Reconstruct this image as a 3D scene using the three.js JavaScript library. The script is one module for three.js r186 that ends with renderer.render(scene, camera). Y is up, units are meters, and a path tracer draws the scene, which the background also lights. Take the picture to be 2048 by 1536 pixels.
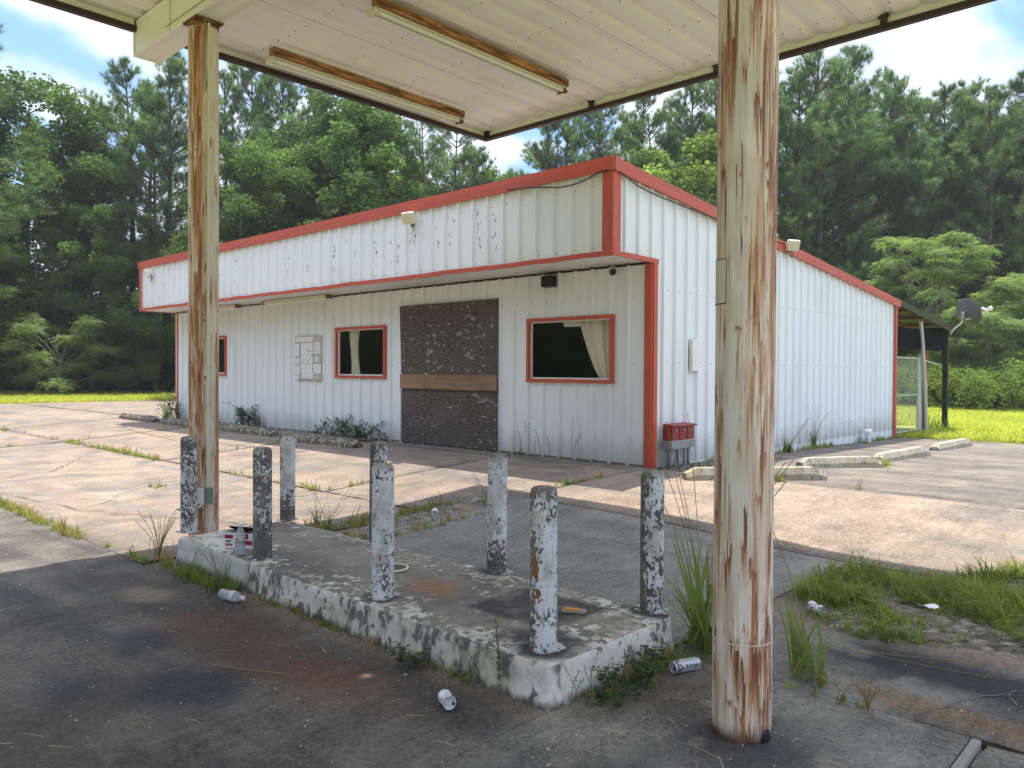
import * as THREE from 'three';
import { mergeGeometries, toCreasedNormals } from 'three/addons/utils/BufferGeometryUtils.js';
import { RoundedBoxGeometry } from 'three/addons/geometries/RoundedBoxGeometry.js';

// ------------------------------------------------------------------ camera, sky, sun, exposure
const scene = new THREE.Scene();
const camera = new THREE.PerspectiveCamera(52.47, 1024 / 768, 0.05, 1500);
camera.rotation.order = 'YXZ';
camera.position.set(5.7155, 1.2763, 8.8547);
camera.rotation.set(-0.0165, 0.7506, 0.0058);
scene.add(camera);
const renderer = new THREE.WebGLRenderer({ antialias: true });
renderer.setSize(1024, 768);
renderer.toneMapping = THREE.LinearToneMapping;
renderer.toneMappingExposure = 2.25;
renderer.shadowMap.enabled = true;
renderer.shadowMap.type = THREE.PCFSoftShadowMap;

function mulberry(a) { return () => { a = (a + 0x6d2b79f5) | 0; let t = Math.imul(a ^ (a >>> 15), 1 | a); t = (t + Math.imul(t ^ (t >>> 7), 61 | t)) ^ t; return ((t ^ (t >>> 14)) >>> 0) / 4294967296; }; }
const clamp = (x, a = 0, b = 1) => Math.min(b, Math.max(a, x));
const lerp = (a, b, t) => a + (b - a) * t;
const sm = (a, b, x) => { const t = clamp((x - a) / (b - a)); return t * t * (3 - 2 * t); };
const mixc = (a, b, t) => [lerp(a[0], b[0], t), lerp(a[1], b[1], t), lerp(a[2], b[2], t)];
function hash(x, y, s) { let h = Math.imul(x | 0, 374761393) ^ Math.imul(y | 0, 668265263) ^ Math.imul(s | 0, 2147483647 ^ 0x5bd1e995); h = Math.imul(h ^ (h >>> 13), 1274126177); h ^= h >>> 16; return (h >>> 0) / 4294967296; }
function noise(x, y, s = 0, px = 0, py = 0) {
  const xi = Math.floor(x), yi = Math.floor(y), xf = x - xi, yf = y - yi, u = xf * xf * (3 - 2 * xf), v = yf * yf * (3 - 2 * yf);
  const w = (a, p) => (p ? ((a % p) + p) % p : a);
  const x0 = w(xi, px), x1 = w(xi + 1, px), y0 = w(yi, py), y1 = w(yi + 1, py);
  return lerp(lerp(hash(x0, y0, s), hash(x1, y0, s), u), lerp(hash(x0, y1, s), hash(x1, y1, s), u), v);
}
function fbm(x, y, oct = 4, s = 0, px = 0, py = 0) {
  let a = 0.5, t = 0, n = 0;
  for (let i = 0; i < oct; i++) { t += a * noise(x, y, s + i * 17, px, py); n += a; a *= 0.5; x *= 2; y *= 2; px *= 2; py *= 2; }
  return t / n;
}
const toS = (c) => (c <= 0.0031308 ? c * 12.92 : 1.055 * Math.pow(c, 1 / 2.4) - 0.055);

// sky: hazy blue with broken bright summer cloud, boosted overhead and round the sun to light the shade
{
  const w = 1536, h = 768, data = new Float32Array(w * h * 4);
  for (let j = 0; j < h; j++) {
    const el = ((j + 0.5) / h - 0.5) * Math.PI, y = Math.sin(el), c = Math.cos(el);
    for (let i = 0; i < w; i++) {
      const az = ((i + 0.5) / w - 0.5) * 2 * Math.PI, x = Math.cos(az) * c, z = Math.sin(az) * c, o = (j * w + i) * 4;
      const e = Math.max(y, 0);
      let col = mixc([0.26, 0.42, 0.66], [0.12, 0.28, 0.64], Math.pow(e, 0.55));
      if (y > -0.05) {
        const k = 1 / (Math.max(y, 0) + 0.22), px = x * k, pz = z * k;
        const warp = fbm(px * 1.3 + 9, pz * 1.3 + 3, 3, 5) - 0.5;
        const n = fbm(px * 2.1 + 614.5 + warp * 1.3, pz * 2.1 + 264.5 + warp, 6, 11);
        const n2 = fbm(px * 6 + 3, pz * 6 + warp * 3, 4, 31);
        const den = sm(0.36, 0.56, n + 0.22 * (n2 - 0.5));
        const shade = sm(0.5, 0.85, n);
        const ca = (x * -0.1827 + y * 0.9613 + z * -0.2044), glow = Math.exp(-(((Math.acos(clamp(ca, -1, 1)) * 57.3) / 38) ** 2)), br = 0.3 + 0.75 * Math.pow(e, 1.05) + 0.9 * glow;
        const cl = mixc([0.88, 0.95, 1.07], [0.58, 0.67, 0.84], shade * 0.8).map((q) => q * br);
        col = mixc(col, cl, den * 0.96);
        const hz = Math.pow(1 - e, 6);
        col = mixc(col, [0.44, 0.5, 0.6], hz * 0.6);
      } else col = [0.3, 0.3, 0.26];
      data[o] = col[0]; data[o + 1] = col[1]; data[o + 2] = col[2]; data[o + 3] = 1;
    }
  }
  const t = new THREE.DataTexture(data, w, h, THREE.RGBAFormat, THREE.FloatType);
  t.mapping = THREE.EquirectangularReflectionMapping;
  t.magFilter = t.minFilter = THREE.LinearFilter; t.needsUpdate = true;
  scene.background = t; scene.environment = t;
}
const sun = new THREE.DirectionalLight(new THREE.Color(1, 0.94, 0.83), 3.5);
sun.position.set(-0.1901 * 60, 60, -0.2126 * 60);
sun.castShadow = true; sun.shadow.mapSize.set(4096, 4096); sun.shadow.radius = 1;
Object.assign(sun.shadow.camera, { left: -45, right: 45, top: 60, bottom: -30, near: 1, far: 160 });
scene.add(sun); scene.add(sun.target);
scene.fog = new THREE.FogExp2(new THREE.Color().setRGB(0.86, 0.92, 1), 0.0007);

// ------------------------------------------------------------------ helpers
const used = {};
function numbered(n) { const k = used[n] || 0; used[n] = k + 1; return k ? `${n}_${String(k).padStart(3, '0')}` : n; }
function shadows(o) { o.castShadow = true; o.receiveShadow = true; return o; }
function thing(name, label, category, p = [0, 0, 0], turn = 0, group) {
  const o = new THREE.Group(); o.name = numbered(name); o.position.set(...p); o.rotation.y = turn;
  o.userData = { label, category }; if (group) o.userData.group = group;
  scene.add(o); return o;
}
const partCount = new WeakMap();
function part(parent, name, geo, mat, label) {
  const m = shadows(new THREE.Mesh(geo, mat));
  let c = partCount.get(parent); if (!c) partCount.set(parent, c = {});
  const k = c[name] || 0; c[name] = k + 1; m.name = k ? `${name}_${String(k).padStart(3, '0')}` : name;
  if (label) m.userData.label = label;
  parent.add(m); return m;
}
function sub(parent, name) { const g = new THREE.Group(); let c = partCount.get(parent); if (!c) partCount.set(parent, c = {}); const k = c[name] || 0; c[name] = k + 1; g.name = k ? `${name}_${String(k).padStart(3, '0')}` : name; parent.add(g); return g; }
function single(name, geo, mat, label, category, group, pos) {
  const m = shadows(new THREE.Mesh(geo, mat)); m.name = numbered(name); m.userData = { label, category }; if (group) m.userData.group = group;
  if (pos) m.position.set(...pos);
  scene.add(m); return m;
}
function struct(name, geo, mat) { const m = shadows(new THREE.Mesh(geo, mat)); m.name = numbered(name); m.userData = { kind: 'structure' }; scene.add(m); return m; }
function stuff(name, geo, mat, mats, cols, label, category, parent = scene) {
  const m = shadows(new THREE.InstancedMesh(geo, mat, mats.length)); m.name = parent === scene ? numbered(name) : name;
  mats.forEach((q, i) => m.setMatrixAt(i, q)); if (cols) cols.forEach((c, i) => m.setColorAt(i, c));
  m.userData = { kind: 'stuff' }; if (label) m.userData.label = label; if (category && parent === scene) m.userData.category = category;
  parent.add(m); return m;
}
const prep = (g) => { g = g.index ? g.toNonIndexed() : g; for (const k of Object.keys(g.attributes)) if (!['position', 'normal', 'uv'].includes(k)) g.deleteAttribute(k); return g; };
const merge = (a) => mergeGeometries(a.map(prep));
function box(w, h, d, x = 0, y = 0, z = 0, r = 0.004) { const m = Math.min(w, h, d) * 0.45; const g = new RoundedBoxGeometry(w, h, d, 1, Math.min(r, m)); g.translate(x, y, z); return g; }
function tube(pts, r, seg = 6, rs = 7) { const c = new THREE.CatmullRomCurve3(pts.map((p) => new THREE.Vector3(...p))); return new THREE.TubeGeometry(c, Math.max(2, seg * (pts.length - 1)), r, rs, false); }
function bar(a, b, w, d = w) { // a box beam from a to b
  const A = new THREE.Vector3(...a), B = new THREE.Vector3(...b), L = A.distanceTo(B), g = box(w, d, L), m = new THREE.Matrix4().lookAt(A, B, new THREE.Vector3(0, 1, 0.001));
  m.setPosition(A.add(B).multiplyScalar(0.5)); g.applyMatrix4(m); return g;
}
function rod(a, b, r0, r1 = r0, n = 10) { const A = new THREE.Vector3(...a), B = new THREE.Vector3(...b), D = B.clone().sub(A), g = new THREE.CylinderGeometry(r1, r0, D.length(), n, 1); g.applyQuaternion(new THREE.Quaternion().setFromUnitVectors(new THREE.Vector3(0, 1, 0), D.clone().normalize())); g.translate(...A.add(B).multiplyScalar(0.5).toArray()); return g; }
function lathe(pts, n = 28) { return new THREE.LatheGeometry(pts.map((p) => new THREE.Vector2(p[0], p[1])), n); }
function rgbTex(w, h, fn, wrap = true, srgb = true) { // fn(u, v) gives a linear colour
  const d = new Uint8Array(w * h * 4);
  for (let j = 0; j < h; j++) for (let i = 0; i < w; i++) {
    const c = fn((i + 0.5) / w, (j + 0.5) / h), o = (j * w + i) * 4;
    for (let k = 0; k < 3; k++) d[o + k] = clamp(srgb ? toS(c[k]) : c[k]) * 255;
    d[o + 3] = 255;
  }
  const t = new THREE.DataTexture(d, w, h, THREE.RGBAFormat); t.magFilter = THREE.LinearFilter; t.minFilter = THREE.LinearMipmapLinearFilter; t.generateMipmaps = true;
  if (wrap) t.wrapS = t.wrapT = THREE.RepeatWrapping;
  if (srgb) t.colorSpace = THREE.SRGBColorSpace;
  t.needsUpdate = true; return t;
}
const greyTex = (w, h, fn, wrap = true) => rgbTex(w, h, (u, v) => { const k = fn(u, v); return [k, k, k]; }, wrap, false);
const mat = (c, rough = 0.8, extra = {}) => new THREE.MeshStandardMaterial({ color: new THREE.Color().setRGB(...c), roughness: rough, side: THREE.DoubleSide, ...extra });
const leafMat = (c, t = 0.45) => new THREE.MeshPhysicalMaterial({ color: new THREE.Color().setRGB(...c), roughness: 1, transmission: t, thickness: 0, specularIntensity: 0.4, side: THREE.DoubleSide });
const V = (x, y, z) => new THREE.Vector3(x, y, z);

// the lie of the land: level along the shop front, falling to the pumps and to the back right
const ground = (x, z) => -0.21 * sm(lerp(0.6, -0.5, sm(2.2, 4.4, x)), lerp(4.8, 2.6, sm(0.6, 4, x)), z + 0.0) - 0.0186 * clamp(-z, 0, 12) * sm(-9, -1, x);

// ------------------------------------------------------------------ materials
const detailTex = rgbTex(1024, 1024, (u, v) => {
  const n = fbm(u * 8, v * 8, 5, 3, 8, 8), g = hash(u * 1024, v * 1024, 9), g2 = noise(u * 300, v * 300, 4, 300, 300), sand = noise(u * 120, v * 120, 7, 120, 120);
  let k = 0.72 + 0.42 * (n - 0.5) + 0.36 * (g2 - 0.5) + 0.22 * (g - 0.5) + 0.2 * (noise(u * 60, v * 14, 19, 60, 14) - 0.5) + 0.34 * (noise(u * 140, v * 140, 29, 140, 140) - 0.5);
  if (g2 > 0.86) k += 0.22; if (sand < 0.1) k -= 0.2; if (hash(u * 512, v * 512, 77) > 0.994) k += 0.3;
  return [k, k * (0.985 + 0.03 * n), k * (0.96 + 0.06 * n)];
});
const detailBump = greyTex(1024, 1024, (u, v) => 0.5 + 0.5 * (fbm(u * 8, v * 8, 5, 3, 8, 8) - 0.5) + 0.35 * (noise(u * 300, v * 300, 4, 300, 300) - 0.5));
const M = {};
M.concrete = mat([1, 1, 1], 0.92, { vertexColors: true, map: detailTex, bumpMap: detailBump, bumpScale: 0.004 });
M.soil = mat([1, 1, 1], 1, { vertexColors: true });
// painted steel sheet: faint dirt, runs below the screws, slight dents
const sheetTex = rgbTex(1024, 1024, (u, v) => {
  const d = fbm(u * 6, v * 3, 5, 41, 6, 3), run = fbm(u * 90, v * 2, 3, 43, 90, 2), f = noise(u * 200, v * 200, 5, 200, 200);
  let k = 0.98 - 0.06 * sm(0.5, 0.8, d) - 0.03 * sm(0.55, 0.85, run) - 0.015 * f;
  const mud = sm(0.11, 0.0, v + 0.07 * (fbm(u * 24, v * 16, 4, 47, 24, 16) - 0.5)) * 0.6; return mixc([k, k * 0.995, k * (0.985 - 0.02 * sm(0.5, 0.8, d))], [0.5, 0.47, 0.38], mud);
});
const sheetBump = greyTex(512, 512, (u, v) => 0.5 + 0.5 * (fbm(u * 10, v * 5, 3, 61, 10, 5) - 0.5));
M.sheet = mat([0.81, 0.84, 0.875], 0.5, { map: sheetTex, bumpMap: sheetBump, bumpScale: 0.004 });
const deckTex = rgbTex(1024, 1024, (u, v) => {
  const d = fbm(u * 5, v * 5, 5, 141, 5, 5), run = fbm(u * 60, v * 3, 3, 143, 60, 3), sp = noise(u * 160, v * 160, 145, 160, 160);
  const k = 0.97 - 0.1 * sm(0.48, 0.8, d) - 0.05 * sm(0.55, 0.9, run) - (sp > 0.9 ? 0.06 : 0);
  return [k, k * 0.97, k * (0.93 - 0.04 * sm(0.45, 0.8, d))];
});
M.deck = mat([0.9, 0.905, 0.91], 0.6, { map: deckTex, bumpMap: sheetBump, bumpScale: 0.003 });
const redTex = rgbTex(512, 512, (u, v) => { const d = fbm(u * 8, v * 8, 5, 71, 8, 8), s = fbm(u * 3, v * 40, 3, 73, 3, 40); const k = 0.85 + 0.3 * (d - 0.5) + 0.25 * (s - 0.5); return [k, k * (1 + 0.4 * sm(0.6, 0.8, d)), k * (1 + 0.5 * sm(0.6, 0.8, d))]; });
M.red = mat([0.58, 0.098, 0.05], 0.45, { map: redTex });
M.redDark = mat([0.3, 0.03, 0.035], 0.55, { map: redTex });
const rustTex = (seed, streaks) => rgbTex(256, 256, (u, v) => { const d = fbm(u * 6, v * 6, 5, seed, 6, 6); return mixc([0.09, 0.03, 0.014], [0.34, 0.15, 0.055], sm(0.3, 0.72, d)); });
M.rust = mat([1, 1, 1], 0.9, { map: rustTex(81) });
M.brown = mat([0.045, 0.03, 0.025], 0.7);
M.brownWood = mat([0.5, 0.26, 0.12], 0.85, { map: rgbTex(256, 512, (u, v) => { const d = fbm(u * 12, v * 3, 5, 91, 12, 3), e = fbm(u * 4, v * 9, 4, 95, 4, 9); const k = lerp(0.35, 1.25, sm(0.3, 0.7, d)); return e > 0.6 ? [k * 0.5, k * 0.45, k * 0.42] : [k, k * 0.9, k * 0.8]; }) });
M.white = mat([0.78, 0.77, 0.74], 0.5);
M.cream = mat([0.7, 0.66, 0.52], 0.5);
M.plate = mat([0.62, 0.59, 0.48], 0.6);
M.black = mat([0.012, 0.012, 0.013], 0.5);
M.matte = new THREE.MeshPhysicalMaterial({ color: new THREE.Color().setRGB(0.008, 0.008, 0.011), roughness: 1, specularIntensity: 0.15, side: THREE.DoubleSide });
M.dark = mat([0.03, 0.028, 0.028], 0.8);
M.grey = mat([0.3, 0.31, 0.32], 0.55, { metalness: 0.3 });
M.galv = mat([0.5, 0.51, 0.52], 0.45, { metalness: 0.6 });
M.alu = mat([0.72, 0.73, 0.74], 0.38, { metalness: 0.7 });
M.glass = new THREE.MeshPhysicalMaterial({ color: 0xffffff, roughness: 0.02, transmission: 1, thickness: 0, ior: 1.5, side: THREE.DoubleSide });
M.cloth = mat([0.72, 0.68, 0.55], 0.95);
M.wood = mat([1, 1, 1], 0.85, { map: rgbTex(512, 256, (u, v) => { const d = fbm(u * 4, v * 40, 4, 101, 4, 40), b = fbm(u * 7, v * 5, 4, 103, 7, 5); const k = 0.8 + 0.5 * (d - 0.5) + 0.7 * (b - 0.5); return [0.31 * k, 0.19 * k, 0.115 * k]; }) });
M.interior = mat([0.3, 0.29, 0.27], 0.9);

// ------------------------------------------------------------------ ribbed steel sheets (real ribs, openings cut out)
const RIB = 0.3048;
function ribbed(u0, u1, lo, hi, o = {}) { // profile along u, extruded from lo(u) to hi(u); map(u, y, n) -> [x, y, z]
  const { phase = 0, holes = [], h = 0.04, map, minor = false, wide = 0 } = o;
  const us = new Set([u0, u1]), prof = [];
  for (let c = Math.floor((u0 - phase) / RIB) - 1; c * RIB + phase < u1 + RIB; c++) {
    const m = c * RIB + phase;
    for (const [d, k] of (wide ? [[-0.085, 0], [-0.06, 0.25], [-0.035, 0.85], [-0.02, 1], [0.02, 1], [0.035, 0.85], [0.06, 0.25], [0.085, 0]] : [[-0.034, 0], [-0.014, 1], [0.014, 1], [0.034, 0]])) prof.push([m + d, k * h]);
    if (minor) for (const q of [0.102, 0.203]) for (const [d, k] of [[-0.016, 0], [-0.006, 0.12], [0.006, 0.12], [0.016, 0]]) prof.push([m + q + d, k * h]);
  }
  const n = (u) => { for (let i = 1; i < prof.length; i++) if (u <= prof[i][0]) { const [a, p] = prof[i - 1], [b, q] = prof[i]; return lerp(p, q, clamp((u - a) / (b - a))); } return 0; };
  for (const [u] of prof) if (u > u0 && u < u1) us.add(u);
  for (const q of holes) for (const u of [q[0], q[1]]) if (u > u0 && u < u1) us.add(u);
  const s = [...us].sort((a, b) => a - b), P = [], UV = [];
  for (let i = 1; i < s.length; i++) {
    const a = s[i - 1], b = s[i]; if (b - a < 1e-6) continue;
    const mid = (a + b) / 2, cuts = holes.filter((q) => mid > q[0] && mid < q[1]).sort((x, y) => x[2] - y[2]);
    let segs = [], ya = null;
    for (const q of cuts) { segs.push([ya, q[2]]); ya = q[3]; }
    segs.push([ya, null]);
    for (const [p, q] of segs) {
      const c = [[a, p ?? lo(a)], [b, p ?? lo(b)], [b, q ?? hi(b)], [a, q ?? hi(a)]];
      for (const k of [0, 1, 2, 0, 2, 3]) { P.push(...map(c[k][0], c[k][1], n(c[k][0]))); UV.push(c[k][0] / 4, c[k][1] / 4); }
    }
  }
  const g = new THREE.BufferGeometry();
  g.setAttribute('position', new THREE.Float32BufferAttribute(P, 3)); g.setAttribute('uv', new THREE.Float32BufferAttribute(UV, 2)); g.computeVertexNormals();
  return g;
}
function panels(parent, name, u0, u1, lo, hi, o, m, first = u0) {
  const W = RIB * 3; let a = u0, b = first + W;
  while (a < u1 - 1e-4) { const e = Math.min(b, u1); const q = (o.holes || []).find((k) => a > k[0] && e < k[1]); if (q) { part(parent, name, ribbed(a, e, lo, () => q[2], { ...o, holes: [] }), m); part(parent, name, ribbed(a, e, () => q[3], hi, { ...o, holes: [] }), m); } else if (e - a > 1e-3) part(parent, name, ribbed(a, e, lo, hi, o), m); a = e; b += W; }
}

// ------------------------------------------------------------------ terrain
const inLot = (x, z) => x > -27.5 + 0.75 * Math.max(0, -z) * -0.6 && z > (x < -14.9 ? -6.3 + (x + 14) * 0.0 : x < 0 ? 0.2 : -10.3 - 0.1 * x) && z < 13 && x < 11;
{
  const axis = (lo, hi, a, b, fine) => { const s = []; let x = a; while (x <= b) { s.push(x); x += fine; } let st = fine; let q = b; while (q < hi) { st *= 1.25; q += st; s.push(q); } st = fine; q = a; const l = []; while (q > lo) { st *= 1.25; q -= st; l.unshift(q); } return [...l, ...s]; };
  const xs = axis(-420, 320, -48, 12, 0.6), zs = axis(-420, 300, -34, 14, 0.6), P = [], C = [], I = [], U = [];
  for (const z of zs) for (const x of xs) {
    const lot = x > -28 && x < 11.5 && z > -10.6 && z < 14;
    const y = ground(x, z) - (lot ? 0.045 : 0.0) + 0.12 * (fbm(x * 0.08 + 4, z * 0.08, 3, 7) - 0.5) * sm(16, 60, Math.hypot(x + 4, z)) + 1.2 * sm(40, 140, Math.hypot(x, z + 2)) * (fbm(x * 0.02, z * 0.02, 3, 8) - 0.3);
    const n = fbm(x * 0.35, z * 0.35, 4, 12), n2 = fbm(x * 1.7, z * 1.7, 3, 13);
    let c = mixc([0.2, 0.25, 0.035], [0.33, 0.35, 0.06], sm(0.3, 0.7, n));
    c = mixc(c, [0.28, 0.24, 0.11], 0.45 * sm(0.55, 0.8, n2));
    if (lot) c = mixc([0.1, 0.075, 0.05], [0.18, 0.14, 0.1], n2);
    P.push(x, y, z); C.push(...c); U.push(x / 2, z / 2);
  }
  const W = xs.length;
  for (let j = 0; j < zs.length - 1; j++) for (let i = 0; i < W - 1; i++) { const a = j * W + i; I.push(a, a + W, a + 1, a + 1, a + W, a + W + 1); }
  const g = new THREE.BufferGeometry(); g.setAttribute('position', new THREE.Float32BufferAttribute(P, 3)); g.setAttribute('color', new THREE.Float32BufferAttribute(C, 3)); g.setAttribute('uv', new THREE.Float32BufferAttribute(U, 2)); g.setIndex(I); g.computeVertexNormals();
  struct('ground', g, M.soil);
}

// ------------------------------------------------------------------ the concrete and asphalt lot, slab by slab
const segD = (x, z, a, b, c, d) => { const t = clamp(((x - a) * (c - a) + (z - b) * (d - b)) / ((c - a) ** 2 + (d - b) ** 2)); return Math.hypot(x - a - t * (c - a), z - b - t * (d - b)); };
const blob = (x, z, cx, cz, rx, rz, s, soft = 0.5) => { const w = fbm(x * 2.3 + s, z * 2.3, 3, s) - 0.5, d = Math.hypot((x - cx) / rx, (z - cz) / rz) + w * 1.1; return 1 - sm(1 - soft, 1 + soft * 0.4, d); };
function concreteColor(x, z, tone) {
  const n = fbm(x * 0.45 + 2, z * 0.45, 4, 21), n1 = fbm(x * 1.9, z * 1.9, 4, 22), n2 = fbm(x * 7, z * 7, 3, 23), st = fbm(x * 0.7 + 9, z * 4.2 + x * 0.4, 4, 24);
  let c = mixc([0.345, 0.262, 0.195], [0.265, 0.205, 0.16], sm(0.3, 0.7, n));
  c = mixc(c, [0.21, 0.18, 0.16], 0.8 * sm(0.5, 0.7, st));            // worn grey wheel paths
  c = mixc(c, [0.33, 0.2, 0.15], 0.4 * sm(0.55, 0.75, n1)); { const so = fbm(x * 2.6 + 31, z * 2.6, 5, 27), sp = fbm(x * 12, z * 12, 3, 28); c = mixc(c, [0.16, 0.14, 0.125], 0.55 * sm(0.6, 0.72, so)); c = c.map((q) => q * (0.86 + 0.28 * sp)); }
  c = mixc(c, [0.38, 0.315, 0.245], 0.6 * sm(0.62, 0.8, n2) * sm(0.4, 0.6, n1));
  const inDark = sm(6.15, 6.55, z + 0.25 * (n1 - 0.5)) * sm(7, 4, x);      // stained pump lane in front of the island
  let lane = mixc([0.1, 0.083, 0.07], [0.175, 0.152, 0.13], sm(0.35, 0.7, n1));
  lane = mixc(lane, [0.065, 0.058, 0.055], 0.7 * sm(0.45, 0.7, st));
  lane = mixc(lane, [0.2, 0.17, 0.14], 0.5 * sm(0.58, 0.75, n2));
  lane = mixc(lane, [0.18, 0.075, 0.034], 0.68 * blob(x, z, 2.45, 6.72, 0.62, 0.3, 301, 0.8));
  lane = mixc(lane, [0.14, 0.07, 0.035], 0.6 * blob(x, z, 1.6, 6.75, 0.75, 0.32, 302, 0.8));
  lane = mixc(lane, [0.042, 0.04, 0.055], 0.85 * blob(x, z, 1.35, 7.1, 0.3, 0.22, 303, 0.7));
  lane = mixc(lane, [0.042, 0.04, 0.055], 0.85 * blob(x, z, 2.15, 7.22, 0.36, 0.2, 304, 0.7));
  lane = mixc(lane, [0.045, 0.042, 0.058], 0.7 * blob(x, z, 1.75, 7.65, 0.3, 0.2, 305, 0.7));
  lane = mixc(lane, [0.3, 0.24, 0.16], 0.7 * blob(x, z, 0.5, 6.75, 0.26, 0.16, 306, 0.7));
  lane = mixc(lane, [0.16, 0.085, 0.04], 0.6 * blob(x, z, 3.6, 7.35, 0.5, 0.12, 311, 0.8));
  c = mixc(c, lane, inDark * sm(-6.5, -2.2, x - 0.4 * (z - 6.5)));
  if (tone === 'patch' && z < 6.1) { c = mixc([0.25, 0.235, 0.215], [0.31, 0.29, 0.26], n1); c = mixc(c, [0.2, 0.185, 0.17], 0.6 * sm(0.5, 0.75, st)); }
  if (x > 3.3 && z > 4.2) {                                                // by the right column
    let r = mixc([0.27, 0.25, 0.22], [0.155, 0.142, 0.128], sm(0.35, 0.7, n1)); r = r.map((q) => q * (0.8 + 0.4 * n2)); r = mixc(r, [0.13, 0.1, 0.072], 0.85 * blob(x, z, 3.75, 5.7, 0.4, 0.6, 312, 0.7));
    r = mixc(r, [0.022, 0.021, 0.028], 0.97 * blob(x, z, 4.9, 4.62, 0.95, 0.36, 307, 0.55));
    r = mixc(r, [0.27, 0.17, 0.08], 0.75 * blob(x, z, 4.75, 5.08, 0.5, 0.1, 308, 0.8));
    r = mixc(r, [0.22, 0.11, 0.055], 0.6 * blob(x, z, 5.2, 5.1, 0.35, 0.16, 309, 0.8));
    r = mixc(r, [0.05, 0.046, 0.052], 0.75 * blob(x, z, 4.35, 5.95, 0.6, 0.25, 310, 0.8));
    r = mixc(r, [0.34, 0.31, 0.26], 0.5 * sm(0.6, 0.78, n2));
    c = mixc(c, r, sm(4.2, 4.5, z) * sm(3.3, 3.7, x));
  }
  if (tone === 'asphalt') { c = mixc([0.17, 0.14, 0.115], [0.25, 0.205, 0.165], sm(0.35, 0.7, n1)); c = mixc(c, [0.1, 0.088, 0.078], 0.6 * sm(0.45, 0.65, st)); c = mixc(c, [0.3, 0.25, 0.2], 0.5 * sm(0.6, 0.8, n2)); }
  if (tone === 'walk') c = mixc([0.2, 0.18, 0.155], [0.28, 0.25, 0.21], n1);
  const y1 = Math.min(segD(x, z, -4.6, 2.9, -4.35, 4.6), segD(x, z, -7.5, 2.6, -7.3, 4.5)); // faint worn yellow bay lines
  if (y1 < 0.05 && n2 > 0.46) c = mixc(c, [0.5, 0.38, 0.14], 0.5);
  const p = Math.min(segD(x, z, -4.2, 5.3, -3.7, 5.3)); if (p < 0.35 && tone !== 'asphalt') c = mixc(c, [0.42, 0.36, 0.26], 0.7 * sm(0.45, 0.6, n1) * sm(0.35, 0.1, p));
  return c;
}
const lot = new THREE.Group(); lot.name = 'parking_lot'; lot.userData = { kind: 'structure' }; scene.add(lot);
function slab(x0, x1, z0, z1, res, tone, seed, gap = 0.012, loose = 1) {
  x0 += gap; x1 -= gap; z0 += gap; z1 -= gap;
  const r = mulberry(seed * 977 + 5), dy = loose * (r() - 0.5) * 0.012, tx = loose * (r() - 0.5) * 0.003, tz = loose * (r() - 0.5) * 0.003;
  const nx = Math.max(2, Math.round((x1 - x0) / res)), nz = Math.max(2, Math.round((z1 - z0) / res)), P = [], C = [], U = [], I = [];
  for (let j = 0; j <= nz; j++) for (let i = 0; i <= nx; i++) {
    let x = lerp(x0, x1, i / nx), z = lerp(z0, z1, j / nz);
    const edge = i === 0 || j === 0 || i === nx || j === nz;
    if (edge && loose) { const q = fbm(x * 5, z * 5, 3, 55) - 0.5; if (i === 0) x += Math.max(0, q) * 0.05; if (i === nx) x -= Math.max(0, q) * 0.05; if (j === 0) z += Math.max(0, q) * 0.05; if (j === nz) z -= Math.max(0, q) * 0.05; }
    const y = ground(x, z) + dy + tx * (x - x0) + tz * (z - z0) + 0.006 * (fbm(x * 1.1, z * 1.1, 3, 25) - 0.5) - (edge ? 0.006 * loose : 0);
    let c = concreteColor(x, z, tone);
    const dEdge = Math.min(x - x0, x1 - x, z - z0, z1 - z); c = mixc(c, [0.13, 0.11, 0.085], 0.55 * loose * sm(0.16, 0.0, dEdge) * sm(0.35, 0.6, fbm(x * 3, z * 3, 3, 58)));
    P.push(x, y, z); C.push(...c); U.push(x / 2.2, z / 2.2);
  }
  const W = nx + 1;
  for (let j = 0; j < nz; j++) for (let i = 0; i < nx; i++) { const a = j * W + i; I.push(a, a + W, a + 1, a + 1, a + W, a + W + 1); }
  const rim = []; for (let i = 0; i < nx; i++) rim.push(i); for (let j = 0; j < nz; j++) rim.push(j * W + nx); for (let i = nx; i > 0; i--) rim.push(nz * W + i); for (let j = nz; j > 0; j--) rim.push(j * W);
  const base = P.length / 3;
  for (const k of rim) { for (const d of [0, 0.07]) { P.push(P[k * 3], P[k * 3 + 1] - d, P[k * 3 + 2]); C.push(C[k * 3] * 0.7, C[k * 3 + 1] * 0.7, C[k * 3 + 2] * 0.7); U.push(U[k * 2], U[k * 2 + 1] + d); } }
  for (let i = 0; i < rim.length; i++) { const a = base + 2 * i, b = base + 2 * ((i + 1) % rim.length); I.push(a, b, a + 1, b, b + 1, a + 1); }
  const g = new THREE.BufferGeometry(); g.setAttribute('position', new THREE.Float32BufferAttribute(P, 3)); g.setAttribute('color', new THREE.Float32BufferAttribute(C, 3)); g.setAttribute('uv', new THREE.Float32BufferAttribute(U, 2)); g.setIndex(I); g.computeVertexNormals();
  return part(lot, tone === 'asphalt' ? 'asphalt_bay' : tone === 'walk' ? 'walkway_slab' : 'concrete_slab', g, M.concrete);
}
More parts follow.
